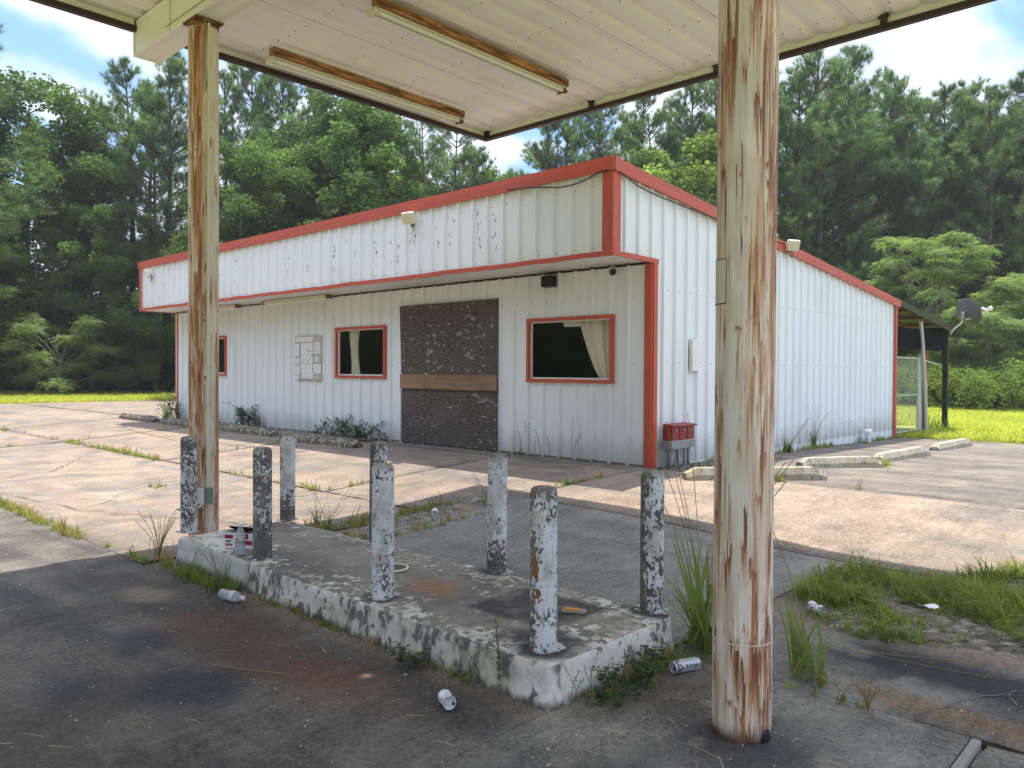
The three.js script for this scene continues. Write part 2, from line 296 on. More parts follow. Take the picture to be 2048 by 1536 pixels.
{
  let k = 1;
  // far left and front lot
  const XL = [-27, -21.4, -15.6, -11.3, -6.75, -2.23], ZL = [0.42, 3.6, 6.45, 9.6, 13];
  for (let i = 0; i < XL.length - 1; i++) for (let j = 0; j < 4; j++) slab(XL[i], XL[i + 1], ZL[j], ZL[j + 1], XL[i] < -8 ? 0.14 : 0.09, 'c', k++, 0.014);
  for (let i = 0; i < 2; i++) slab(XL[i], XL[i + 1], -6.4, 0.42, 0.2, 'c', k++);
  slab(-15.6, -14.62, -3, 0.42, 0.15, 'c', k++);
  // in front of the island's left part, and the fine slabs near the camera
  slab(-2.23, 0.05, 0.42, 3.6, 0.06, 'c', k++); slab(-2.23, -0.42, 3.6, 6.45, 0.05, 'c', k++);
  slab(-2.23, -0.35, 6.45, 10, 0.034, 'c', k++, 0.001, 0); slab(-0.35, 3.53, 5.7, 10, 0.03, 'c', k++, 0.0, 0); slab(3.53, 4.94, 5.25, 10, 0.03, 'c', k++, 0.003, 0);
  slab(-0.02, 3.5, 2.6, 5.7, 0.05, 'patch', k++, 0.003, 0); slab(-0.42, -0.02, 5.0, 5.7, 0.05, 'patch', k++, 0.003, 0);
  slab(0.05, 4.94, 0.06, 2.6, 0.06, 'c', k++, 0.006); slab(4.94, 10, 0.06, 2.6, 0.1, 'c', k++, 0.006);
  slab(3.5, 5.35, 2.6, 5.25, 0.035, 'c', k++, 0.006); slab(5.35, 10, 2.6, 5.25, 0.08, 'c', k++);
  slab(4.985, 8, 5.25, 10, 0.05, 'c', k++, 0.004);
  { const g = box(0.034, 0.05, 4.6, 4.963, -0.223, 7.58, 0.006), p = g.attributes.position; void p; part(lot, 'joint_filler', g, mat([0.27, 0.25, 0.23], 0.95)); }
  // asphalt bays on the right
  slab(0.1, 5.2, -10.3, 0.03, 0.09, 'asphalt', k++, 0.004); slab(5.2, 11, -10.3, 0.03, 0.3, 'asphalt', k++);
  slab(-0.6, 0.1, -10.3, 0.0, 0.12, 'asphalt', k++, 0.002);
  // the strip of walk along the shop front
  for (let i = 0; i < 6; i++) slab(-14.6 + i * 2.44, -14.6 + (i + 1) * 2.44, -0.1, 0.42, 0.08, 'walk', k++, 0.006);
}
function crack(pts, w, c, seed) { // a ragged dark line lying in the surface
  const r = mulberry(seed), P = [], I = []; let n = 0;
  for (let s = 0; s < pts.length - 1; s++) for (let i = 0; i < 14; i++) {
    const t = i / 14, x = lerp(pts[s][0], pts[s + 1][0], t), z = lerp(pts[s][1], pts[s + 1][1], t), dx = pts[s + 1][0] - pts[s][0], dz = pts[s + 1][1] - pts[s][1], L = Math.hypot(dx, dz), j = (r() - 0.5) * 0.05, ww = w * (0.3 + r());
    const cx = x - (dz / L) * j, cz = z + (dx / L) * j, y = ground(cx, cz) + 0.009;
    P.push(cx - (dz / L) * ww, y, cz + (dx / L) * ww, cx + (dz / L) * ww, y, cz - (dx / L) * ww);
    if (n) I.push(n * 2 - 2, n * 2, n * 2 - 1, n * 2 - 1, n * 2, n * 2 + 1); n++;
  }
  const g = new THREE.BufferGeometry(); g.setAttribute('position', new THREE.Float32BufferAttribute(P, 3)); g.setIndex(I); g.computeVertexNormals();
  part(lot, 'crack', g, mat(c, 1));
}
crack([[-4.6, 4.6], [-4.0, 5.3], [-3.5, 5.6], [-3.2, 6.0]], 0.006, [0.36, 0.31, 0.24], 1);
crack([[-5.4, 6.3], [-3.2, 5.98], [-1.4, 5.2], [-0.5, 4.9]], 0.008, [0.1, 0.085, 0.07], 2);
crack([[5.3, 4.0], [5.05, 4.5], [4.85, 4.85], [4.72, 5.2]], 0.004, [0.16, 0.145, 0.125], 3);
crack([[-13, 2.0], [-9, 2.4], [-5, 1.9]], 0.008, [0.1, 0.085, 0.07], 4);
crack([[4.9, 1.4], [5.4, 2.2]], 0.009, [0.1, 0.085, 0.07], 5);
crack([[-8.5, 4.2], [-6.9, 5.1], [-6.2, 6.3]], 0.009, [0.16, 0.13, 0.1], 6);

// ------------------------------------------------------------------ the shop
const BL = 14.43, BD = 10.04, HS = 2.731, HT = 3.94, OV = 0.9165, HB = 2.964;
const roofY = (z) => HT + (z - OV) * ((HT - HB) / (OV + BD));
const WIN = [[-2.187, -0.628, 1.127, 2.055], [-7.234, -5.696, 1.14, 2.09], [-13.3, -11.74, 1.146, 2.06]];
const shop = thing('store_building', 'long white ribbed metal store with red trim and boarded doorway', 'building');
{
  const ph = -0.3686 + 0.0;
  const fw = sub(shop, 'front_wall');
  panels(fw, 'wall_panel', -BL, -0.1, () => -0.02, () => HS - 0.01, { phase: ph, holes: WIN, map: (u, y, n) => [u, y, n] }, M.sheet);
  const fa = sub(shop, 'fascia');
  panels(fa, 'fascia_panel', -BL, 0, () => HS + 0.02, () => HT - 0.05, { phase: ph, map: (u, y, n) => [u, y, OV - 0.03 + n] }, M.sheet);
  const sw = sub(shop, 'side_wall');
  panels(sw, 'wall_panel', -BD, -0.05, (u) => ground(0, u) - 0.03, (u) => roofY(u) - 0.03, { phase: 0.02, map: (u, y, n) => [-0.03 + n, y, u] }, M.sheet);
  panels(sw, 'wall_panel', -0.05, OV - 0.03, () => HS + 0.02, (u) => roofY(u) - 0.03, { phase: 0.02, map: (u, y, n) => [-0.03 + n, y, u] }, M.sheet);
  const lw = sub(shop, 'end_wall');
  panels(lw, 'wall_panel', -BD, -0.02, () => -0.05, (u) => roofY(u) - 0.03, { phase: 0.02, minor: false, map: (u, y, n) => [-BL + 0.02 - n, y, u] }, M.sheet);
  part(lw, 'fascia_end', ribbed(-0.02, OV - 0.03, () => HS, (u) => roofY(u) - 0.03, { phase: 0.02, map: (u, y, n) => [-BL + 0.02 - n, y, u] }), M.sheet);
  const bw = sub(shop, 'rear_wall');
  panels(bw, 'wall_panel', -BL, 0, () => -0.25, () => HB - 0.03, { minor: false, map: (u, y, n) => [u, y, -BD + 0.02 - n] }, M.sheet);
  const so = sub(shop, 'soffit');
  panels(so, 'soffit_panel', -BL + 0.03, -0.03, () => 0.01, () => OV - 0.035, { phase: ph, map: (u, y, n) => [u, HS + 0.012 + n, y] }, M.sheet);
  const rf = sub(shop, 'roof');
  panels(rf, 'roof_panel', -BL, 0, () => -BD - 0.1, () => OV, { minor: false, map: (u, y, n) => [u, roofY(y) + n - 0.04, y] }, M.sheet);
  // red trim, slightly dented: the lower drip edge sags between its screws
  const wav = (g, ax, amp, f) => { const p = g.attributes.position; for (let i = 0; i < p.count; i++) { const t = p.getComponent(i, ax); p.setY(i, p.getY(i) + amp * (fbm(t * f, 3.3, 3, 91) - 0.5)); } g.computeVertexNormals(); return g; };
  const strip = (w, h, d, seg, axis) => new THREE.BoxGeometry(w, h, d, axis === 'x' ? seg : 1, 1, axis === 'z' ? seg : 1);
  const cap = strip(BL + 0.08, 0.165, 0.04, 60, 'x'); cap.translate(-BL / 2, HT - 0.0825, OV + 0.015); part(shop, 'cap_trim', wav(cap, 0, 0.012, 1.1), M.red);
  const capTop = strip(BL + 0.08, 0.012, 0.16, 60, 'x'); capTop.translate(-BL / 2, HT + 0.004, OV - 0.05); part(shop, 'cap_trim', capTop, M.red);
  const rake = strip(0.04, 0.165, OV + BD + 0.2, 40, 'z'); { const p = rake.attributes.position; for (let i = 0; i < p.count; i++) { const z = p.getZ(i) + (OV - BD) / 2 - 0.05; p.setXYZ(i, p.getX(i) + 0.02, p.getY(i) + roofY(z) - 0.083, z); } rake.computeVertexNormals(); }
  part(shop, 'rake_trim', wav(rake, 2, 0.01, 1.3), M.red);
  const rakeL = rake.clone(); rakeL.translate(-BL - 0.04, 0, 0); part(shop, 'rake_trim', rakeL, M.red);
  part(shop, 'rake_end', toCreasedNormals(rod([-0.1, roofY(-BD - 0.12) - 0.09, -BD - 0.14], [0.045, roofY(-BD - 0.12) - 0.09, -BD - 0.14], 0.085, 0.085, 16), 0.6), M.red);
  part(shop, 'corner_trim', merge([box(0.15, HT - HS - 0.17, 0.02, -0.07, (HT + HS - 0.165) / 2, OV + 0.012, 0.006), box(0.02, HT - HS - 0.17, 0.175, 0.012, (HT + HS - 0.165) / 2, OV - 0.065, 0.006)]), M.red);
  part(shop, 'corner_trim', merge([box(0.1, HT - HS - 0.17, 0.02, -BL + 0.04, (HT + HS - 0.165) / 2, OV + 0.012, 0.006), box(0.02, HT - HS - 0.17, 0.13, -BL - 0.02, (HT + HS - 0.165) / 2, OV - 0.045, 0.006)]), M.red);
  const drip = strip(BL + 0.03, 0.062, 0.03, 90, 'x'); drip.translate(-BL / 2, HS + 0.022, OV + 0.008); part(shop, 'drip_trim', wav(drip, 0, 0.03, 2.2), M.red);
  const dripS = strip(0.03, 0.062, OV + 0.1, 20, 'z'); dripS.translate(0.012, HS + 0.022, OV / 2 - 0.06); part(shop, 'drip_trim', wav(dripS, 2, 0.02, 2.5), M.red);
  const dripL = strip(0.03, 0.062, OV + 0.05, 20, 'z'); dripL.translate(-BL - 0.015, HS + 0.022, OV / 2 - 0.02); part(shop, 'drip_trim', dripL, M.red);
  part(shop, 'post_trim', merge([box(0.115, HS + 0.02, 0.035, -0.045, HS / 2 - 0.02, 0.02, 0.006), box(0.03, HS + 0.02, 0.1, 0.014, HS / 2 - 0.02, -0.045, 0.006)]), M.red);
  part(shop, 'post_trim', merge([box(0.1, HS, 0.03, -BL + 0.03, HS / 2, 0.02, 0.006), box(0.03, HS, 0.1, -BL - 0.012, HS / 2, -0.03, 0.006)]), M.red);
  part(shop, 'post_trim', box(0.045, HB + 0.1, 0.09, 0.01, HB / 2 - 0.13, -BD + 0.02, 0.006), M.red);
  part(shop, 'post_trim', box(0.03, HS, 0.05, -BL + 0.01, HS / 2, -BD, 0.006), M.red);
  part(shop, 'painted_shadow_strip', box(BL - 0.1, 0.02, 0.016, -BL / 2, HS - 0.008, 0.012, 0.004), M.dark);  // solid dark strip stands in for the shade where wall meets soffit
  part(shop, 'base_strip', box(BL - 0.2, 0.05, 0.02, -BL / 2, 0.0, 0.008, 0.005), mat([0.16, 0.14, 0.11], 0.9));
  { // screw heads in rows across the sheets
    const sc = [], m4 = (x, y, z) => sc.push(new THREE.Matrix4().makeTranslation(x, y, z)), r = mulberry(19);
    for (let k = 0; k < 47; k++) for (const y of [0.35, 1.38, 2.3]) { const x = ph + 0.06 - k * RIB; if (x < -BL + 0.1 || WIN.some((q) => x > q[0] - 0.06 && x < q[1] + 0.06 && y > q[2] - 0.1 && y < q[3] + 0.06) || (x > -5.25 && x < -2.75)) continue; m4(x + (r() - 0.5) * 0.02, y + (r() - 0.5) * 0.02, 0.003); }
    for (let k = 0; k < 47; k++) for (const y of [2.84, 3.62]) { const x = ph + 0.06 - k * RIB; if (x > -BL + 0.1) m4(x, y + (r() - 0.5) * 0.015, OV - 0.028); }
    for (let k = 0; k < 33; k++) for (const y of [0.3, 1.4, 2.4]) m4(-0.026, y + (r() - 0.5) * 0.02, 0.08 - k * RIB - 0.2);
    stuff('screw', new THREE.SphereGeometry(0.0085, 8, 6), mat([0.3, 0.29, 0.28], 0.6), sc, null, null, null, shop);
  }
  // rooms behind the windows
  const room = new THREE.BoxGeometry(BL - 0.3, HS - 0.1, 4.2); room.translate(-BL / 2, HS / 2, -2.25);
  { const idx = room.index.array, keep = []; for (let f = 0; f < 6; f++) if (f !== 4) for (let i = f * 6; i < f * 6 + 6; i++) keep.push(idx[i]); room.setIndex(keep); }
  part(shop, 'interior_room', room, M.interior);
  part(shop, 'interior_counter', box(2.2, 0.95, 0.5, -2.2, 0.5, -2.4, 0.01), mat([0.1, 0.08, 0.06], 0.8));
  for (const [a, b, c, d] of WIN) {
    const w = sub(shop, 'window'), t = 0.052;
    part(w, 'frame', merge([box(b - a + 0.05, t, 0.07, (a + b) / 2, d - 0.01, 0.018), box(b - a + 0.05, t, 0.07, (a + b) / 2, c + 0.01, 0.018), box(t, d - c - 0.03, 0.068, a + 0.005, (c + d) / 2, 0.018), box(t, d - c - 0.03, 0.068, b - 0.005, (c + d) / 2, 0.018)]), M.red);
    part(w, 'inner_frame', merge([box(b - a - 0.05, 0.03, 0.04, (a + b) / 2, c + 0.045, -0.012), box(0.02, d - c - 0.08, 0.04, a + 0.038, (c + d) / 2, -0.012), box(0.02, d - c - 0.08, 0.04, b - 0.038, (c + d) / 2, -0.012), box(b - a - 0.05, 0.02, 0.04, (a + b) / 2, d - 0.045, -0.012)]), M.white);
    part(w, 'pane', new THREE.PlaneGeometry(b - a - 0.06, d - c - 0.06).translate((a + b) / 2, (c + d) / 2, -0.02), M.glass);
  }
  // dark places where lettering was pulled off the fascia
  const r = mulberry(77), chips = [], cc = [];
  const chip = (x, y, s) => { const sh = new THREE.Shape(); const n = 7; for (let i = 0; i <= n; i++) { const a = (i / n) * Math.PI * 2, q = s * (0.5 + r()); sh[i ? 'lineTo' : 'moveTo'](Math.cos(a) * q * 0.45, Math.sin(a) * q * 1.7); } const g = new THREE.ExtrudeGeometry(sh, { depth: 0.0015, bevelEnabled: false }); g.rotateZ((r() - 0.5) * 0.7); g.translate(x, y, OV - 0.0285); chips.push(g); };
  const off = (x) => { const m = ((x - ph) % RIB + RIB) % RIB; return m < 0.05 || m > RIB - 0.05; };
  for (let i = 0; i < 90; i++) { const word = [-2.1, -2.45, -3.0, -3.35, -3.9, -4.4, -4.9, -5.6, -6.1, -6.9, -7.6, -9.6, -10.4, -13.2, -13.6][Math.floor(r() * 15)]; let x = word + (r() - 0.5) * 0.16; if (off(x)) x += 0.11; chip(x, 3.02 + r() * 0.55, 0.008 + r() * 0.014); }
  const cm = part(shop, 'peeled_patch', merge(chips), mat([0.1, 0.095, 0.1], 0.9)); cm.userData.kind = 'stuff';
}
// boarded doorway
{
  const ply = (s) => rgbTex(1024, 512, (u, v) => {
    const x = u * 2.4, y = v * 1.2, col = Math.floor(u * 3 + s * 0.1), lx = u * 3 - Math.floor(u * 3);
    let d = 9; const row = Math.floor(y / 0.16); // nested oval figure of rotary-cut veneer
    for (let q = row - 1; q <= row + 1; q++) [0.36, 1.02, 1.66, 2.24].forEach((cx, k) => { const ox = (hash(q, k, s) - 0.5) * 0.16, oy = (hash(q, k, s + 9) - 0.5) * 0.07; d = Math.min(d, Math.hypot((x - cx - ox) / (k === 3 ? 0.16 : 0.33), (y - (q + 0.5) * 0.16 - oy) / (0.075 + 0.04 * hash(q, k, s + 5)))); });
    d += 0.5 * (fbm(x * 5 + s, y * 11, 4, 205 + s) - 0.5); void col; void lx;
    const ring = Math.abs(((d * 2.0 + 8) % 1) - 0.5) * 2, grain = fbm(x * 12, y * 130, 2, 220 + s), w = fbm(x * 2.2, y * 5, 4, 230 + s);
    let c = mixc([0.105, 0.085, 0.073], [0.042, 0.034, 0.03], sm(0.5, 0.95, ring) * (0.65 + 0.35 * w));
    c = mixc(c, [0.13, 0.11, 0.1], 0.5 * sm(0.45, 0.8, w)); const k = 0.75 + 0.5 * grain; c = c.map((q) => q * k);
    const fl = fbm(x * 11, y * 24, 3, 240 + s), fm = fbm(x * 2.2 + 3, y * 3 + s, 2, 250 + s);
    c = mixc(c, [0.3, 0.28, 0.265], sm(0.76 - 0.1 * sm(0.5, 0.75, fm), 0.81 - 0.1 * sm(0.5, 0.75, fm), fl) * 0.9);
    return c;
  }, false);
  const t = thing('plywood_barrier', 'dark weathered plywood covering the store doorway with a brown board across', 'boarded door');
  const sheet = (y0, y1, s, z) => { const g = box(2.38, y1 - y0, 0.02, -3.987, (y0 + y1) / 2, z, 0.003), p = g.attributes.position, uv = g.attributes.uv; for (let i = 0; i < p.count; i++) { uv.setXY(i, (p.getX(i) + 5.18) / 2.38, (p.getY(i) - y0) / (y1 - y0)); const k = sm(-4.9, -5.2, p.getX(i)) * sm(1.6, 2.4, p.getY(i)); p.setX(i, p.getX(i) - 0.03 * k); p.setZ(i, p.getZ(i) + 0.03 * k); } return part(t, 'plywood_sheet', g, mat([1, 1, 1], 0.9, { map: ply(s) })); };
  sheet(1.19, 2.415, 1, 0.05); sheet(0.02, 1.175, 2, 0.051);
  const bd = box(2.37, 0.25, 0.036, -3.99, 1.085, 0.082, 0.004), p = bd.attributes.position; for (let i = 0; i < p.count; i++) bd.attributes.uv.setXY(i, p.getX(i) / 2.4, p.getY(i));
  part(t, 'board', bd, M.wood, 'brown bare timber board');
}
// curtains behind the glass
function curtain(x0, x1, y0, y1, shape, label) {
  const nu = 60, nv = 16, P = [], I = [];
  for (let j = 0; j <= nv; j++) for (let i = 0; i <= nu; i++) { const t = j / nv, u = i / nu, [a, b] = shape(t); P.push(lerp(a, b, u), lerp(y0, y1, t), -0.14 + 0.025 * Math.sin(u * 40 + 2 * Math.sin(u * 9)) * (0.6 + 0.4 * t) + 0.02 * Math.sin(u * 13 + t * 2)); }
  for (let j = 0; j < nv; j++) for (let i = 0; i < nu; i++) { const a = j * (nu + 1) + i; I.push(a, a + 1, a + nu + 1, a + 1, a + nu + 2, a + nu + 1); }
  const g = new THREE.BufferGeometry(); g.setAttribute('position', new THREE.Float32BufferAttribute(P, 3)); g.setIndex(I); g.computeVertexNormals();
  single('curtain', g, M.cloth, label, 'curtain');
}
curtain(0, 0, 1.16, 2.04, (t) => [lerp(-0.93, -1.33, Math.pow(t, 0.75)), lerp(-0.68, -0.62, t)], 'cream pleated curtain swept aside in the window by the store corner');
curtain(0, 0, 1.16, 2.06, (t) => [-6.95 + 0.03 * Math.sin(t * 5), -6.66 - 0.07 * Math.sin(t * 3)], 'narrow bunched cream curtain in the window left of the plywood');
curtain(0, 0, 1.16, 2.03, (t) => [-12.05, -11.82], 'cream curtain in the far left window behind the canopy column');
{ const t = thing('ceiling_lamp', 'white strip lamp high inside the window by the store corner', 'lamp', [-1.42, 1.985, -0.22]); part(t, 'housing', box(0.5, 0.05, 0.09), M.white); part(t, 'tube', rod([-0.24, -0.035, 0.02], [0.24, -0.035, 0.02], 0.012), M.white); }
// notice board
{
  const t = thing('notice_board', 'pale board of faded paper notices on the front wall left of windows', 'notice board', [-8.197, 1.52, 0.045]);
  part(t, 'board', box(0.99, 0.9, 0.014, 0, 0, 0, 0.003), mat([0.42, 0.38, 0.35], 0.8));
  const pm = (s) => mat([1, 1, 1], 0.9, { map: rgbTex(64, 64, (u, v) => { const d = fbm(u * 7, v * 7, 3, 300 + s, 7, 7); let c = s > 11 ? [0.55, 0.5, 0.38] : [0.78, 0.78, 0.78]; if (d > 0.68 && hash(s, 3, 1) > 0.3) c = [0.56, 0.55, 0.55]; if (v > 0.1 && v < 0.9 && (v * 16) % 1 > 0.72 && u > 0.12 && u < 0.5 + 0.35 * hash(Math.floor(v * 16), s, 2) && hash(Math.floor(v * 16), s, 5) > 0.55) c = [0.5, 0.49, 0.5]; return c; }, false) });
  const S = [[-0.14, 0.385, 0.66, 0.1], [-0.04, 0.1, 0.44, 0.42], [-0.04, -0.16, 0.44, 0.08], [-0.02, -0.36, 0.42, 0.12], [-0.4, 0.17, 0.16, 0.26], [-0.39, -0.06, 0.17, 0.13], [-0.39, -0.24, 0.18, 0.18], [-0.4, -0.39, 0.16, 0.09], [0.34, 0.2, 0.24, 0.24], [0.33, -0.02, 0.14, 0.12], [0.34, -0.22, 0.26, 0.19], [-0.04, -0.25, 0.42, 0.1], [0.35, 0.39, 0.25, 0.11], [0.42, -0.02, 0.12, 0.13], [0.35, -0.39, 0.26, 0.1]];
  S.forEach(([x, y, w, h], i) => { const g = box(w, h, 0.003, x, y, 0.0095 + i * 0.0002, 0.001), p = g.attributes.position, uv = g.attributes.uv; for (let k = 0; k < p.count; k++) uv.setXY(k, (p.getX(k) - x) / w + 0.5, (p.getY(k) - y) / h + 0.5); part(t, 'paper', g, pm(i)); });
}
// fittings on the front
{
  const t = thing('wall_box', 'small black vented box high on the front wall beside the plywood', 'electrical box', [-1.736, 2.6, 0.09]);
  t.scale.setScalar(0.8); part(t, 'housing', box(0.25, 0.2, 0.15, 0, 0, 0, 0.01), M.black); for (let i = 0; i < 4; i++) part(t, 'louvre', box(0.08, 0.012, 0.01, -0.06, 0.05 - i * 0.032, 0.079), M.dark); part(t, 'back_plate', box(0.28, 0.22, 0.02, 0, 0, -0.075), M.grey);
  const c = thing('security_camera', 'small dark dome camera under the soffit near the red corner', 'camera', [-0.576, 2.64, 0.1]);
  part(c, 'mount', rod([0, 0.03, 0], [0, 0.085, 0], 0.03), M.grey); part(c, 'dome', new THREE.SphereGeometry(0.045, 16, 12), M.black); part(c, 'base', rod([0, 0.0, 0], [0, 0.032, 0], 0.047, 0.047, 16), M.dark);
}
function soffitLamp(x0, x1, label) {
  const t = thing('soffit_lamp', label, 'strip light', [(x0 + x1) / 2, HS - 0.03, 0.32], 0), L = x1 - x0;
  part(t, 'housing', box(L, 0.045, 0.1, 0, 0.0, 0, 0.006), M.cream); part(t, 'reflector', box(L - 0.06, 0.02, 0.15, 0, -0.028, 0, 0.006), M.cream);
  for (const s of [-0.035, 0.035]) part(t, 'tube', rod([-L / 2 + 0.04, -0.055, s], [L / 2 - 0.04, -0.055, s], 0.014), M.white);
  part(t, 'end_cap', box(0.05, 0.075, 0.13, L / 2, -0.015, 0, 0.006), M.rust); part(t, 'end_cap', box(0.05, 0.075, 0.13, -L / 2, -0.015, 0, 0.006), M.rust);
}
soffitLamp(-9.4, -7.05, 'rusty strip light under the soffit above the notice board'); soffitLamp(-12.5, -10.6, 'rusty strip light under the soffit at the far left window');
function flood(x, y, z, turn, label) {
  const t = thing('floodlight', label, 'floodlight', [x, y, z], turn); t.scale.setScalar(0.82);
  const hd = new THREE.Group();
  const H = part(t, 'housing', merge([box(0.26, 0.22, 0.1, 0, 0.03, 0.12, 0.015), box(0.2, 0.16, 0.07, 0, 0.03, 0.05, 0.02)]).rotateX(0.35), M.cream);
  part(t, 'lens', box(0.2, 0.155, 0.012, 0, 0.03, 0.171, 0.004).rotateX(0.35), mat([0.6, 0.56, 0.36], 0.25));
  part(t, 'bracket', merge([rod([0, -0.1, 0.0], [0, -0.02, 0.08], 0.022), box(0.09, 0.09, 0.04, 0, -0.12, -0.01, 0.01), rod([0.06, -0.14, 0], [0.03, -0.03, 0.06], 0.012)]), M.grey);
  part(t, 'cable', tube([[0.03, -0.1, 0.02], [0.08, -0.2, 0.03], [0.04, -0.24, 0.02], [0, -0.16, 0.0]], 0.006), M.dark);
}
flood(-3.8, 3.66, OV + 0.05, 0.25, 'cream floodlight on the long red cap of the fascia'); flood(-13.62, 3.6, OV + 0.05, -0.5, 'cream floodlight at the far left end of the fascia'); flood(0.06, 3.45, -4.14, Math.PI / 2 - 0.5, 'cream floodlight on the sloping red roof edge of the side wall');
single('cable', tube([[-1.75, 3.79, OV + 0.05], [-1.3, 3.755, OV + 0.05], [-0.75, 3.68, OV + 0.04], [-0.4, 3.71, OV + 0.04], [-0.12, 3.78, OV + 0.05], [0.03, 3.77, OV - 0.02]], 0.009), M.black, 'thin black cable sagging below the red cap near the fascia corner', 'cable');
single('cable', tube([[0.05, 3.76, OV - 0.1], [0.04, 3.66, 0.4], [0.04, 3.6, -0.3], [0.04, 3.56, -1.2], [0.04, 3.51, -2.2], [0.04, 3.47, -3.2], [0.05, 3.46, -4.0]], 0.009), M.black, 'thin black cable running under the sloping red roof edge', 'cable');
{
  const t = thing('wall_cover', 'small blank white cover plate on the side wall by the meters', 'cover plate', [0.02, 1.52, -1.07]); part(t, 'cover', box(0.03, 0.46, 0.24, 0, 0, 0, 0.008), M.white); part(t, 'side_seam', box(0.012, 0.44, 0.012, 0.016, 0, 0.1), M.grey);
 
  // three red meter boxes on a grey trough
  const m = thing('meter_stand', 'grey metal trough on pipes beneath red boxes at the store corner', 'utility stand', [0.12, 0, -0.5]); m.scale.z = 0.74;
  part(m, 'trough', box(0.16, 0.1, 0.86, 0, 0.29, 0, 0.006), M.grey); part(m, 'trough_lid', box(0.175, 0.012, 0.88, 0, 0.346, 0, 0.004), M.galv);
  [-0.32, -0.22, -0.08, 0.02, 0.16, 0.22, 0.33].forEach((z, i) => part(m, 'pipe', rod([0, -0.05, z + (i % 3 - 1) * 0.02], [0, 0.25, z], i % 3 ? 0.022 : 0.032), i % 2 ? M.galv : M.grey));
  [-0.27, 0.0, 0.27].forEach((z, i) => { const b = thing('meter_box', ['dark red meter box farthest from the corner on the grey trough', 'dark red meter box in the middle of the grey trough', 'dark red meter box nearest the store corner on the grey trough'][i], 'meter box', [0.12, 0.352, z * 0.74 - 0.5], 0, 'red meter boxes'); b.scale.z = 0.74; part(b, 'case', box(0.15, 0.2, 0.245, 0, 0.1, 0, 0.008), M.redDark); part(b, 'lid', box(0.18, 0.02, 0.262, 0, 0.208, 0, 0.005).rotateZ(-0.1), M.redDark); part(b, 'hasp', box(0.012, 0.04, 0.03, 0.08, 0.14, 0), M.grey); });
  const v = thing('vent_pipe', 'short white capped pipe at the foot of the side wall', 'pipe', [0.14, -0.15, -7.9]); part(v, 'pipe', rod([0, 0, 0], [0, 0.2, 0], 0.055, 0.055, 18), M.white); part(v, 'cap', lathe([[0.075, 0], [0.078, 0.05], [0.06, 0.085], [0, 0.09]]).translate(0, 0.19, 0), M.white);
  const o = thing('outlet_box', 'small dark green outlet box low on the front wall', 'outlet box', [-11.0, 0.3, 0.06]); part(o, 'case', box(0.14, 0.2, 0.09, 0, 0, 0, 0.012), mat([0.06, 0.09, 0.07], 0.6)); part(o, 'lid', box(0.12, 0.17, 0.02, 0, 0, 0.05, 0.006), mat([0.08, 0.12, 0.09], 0.5));
}
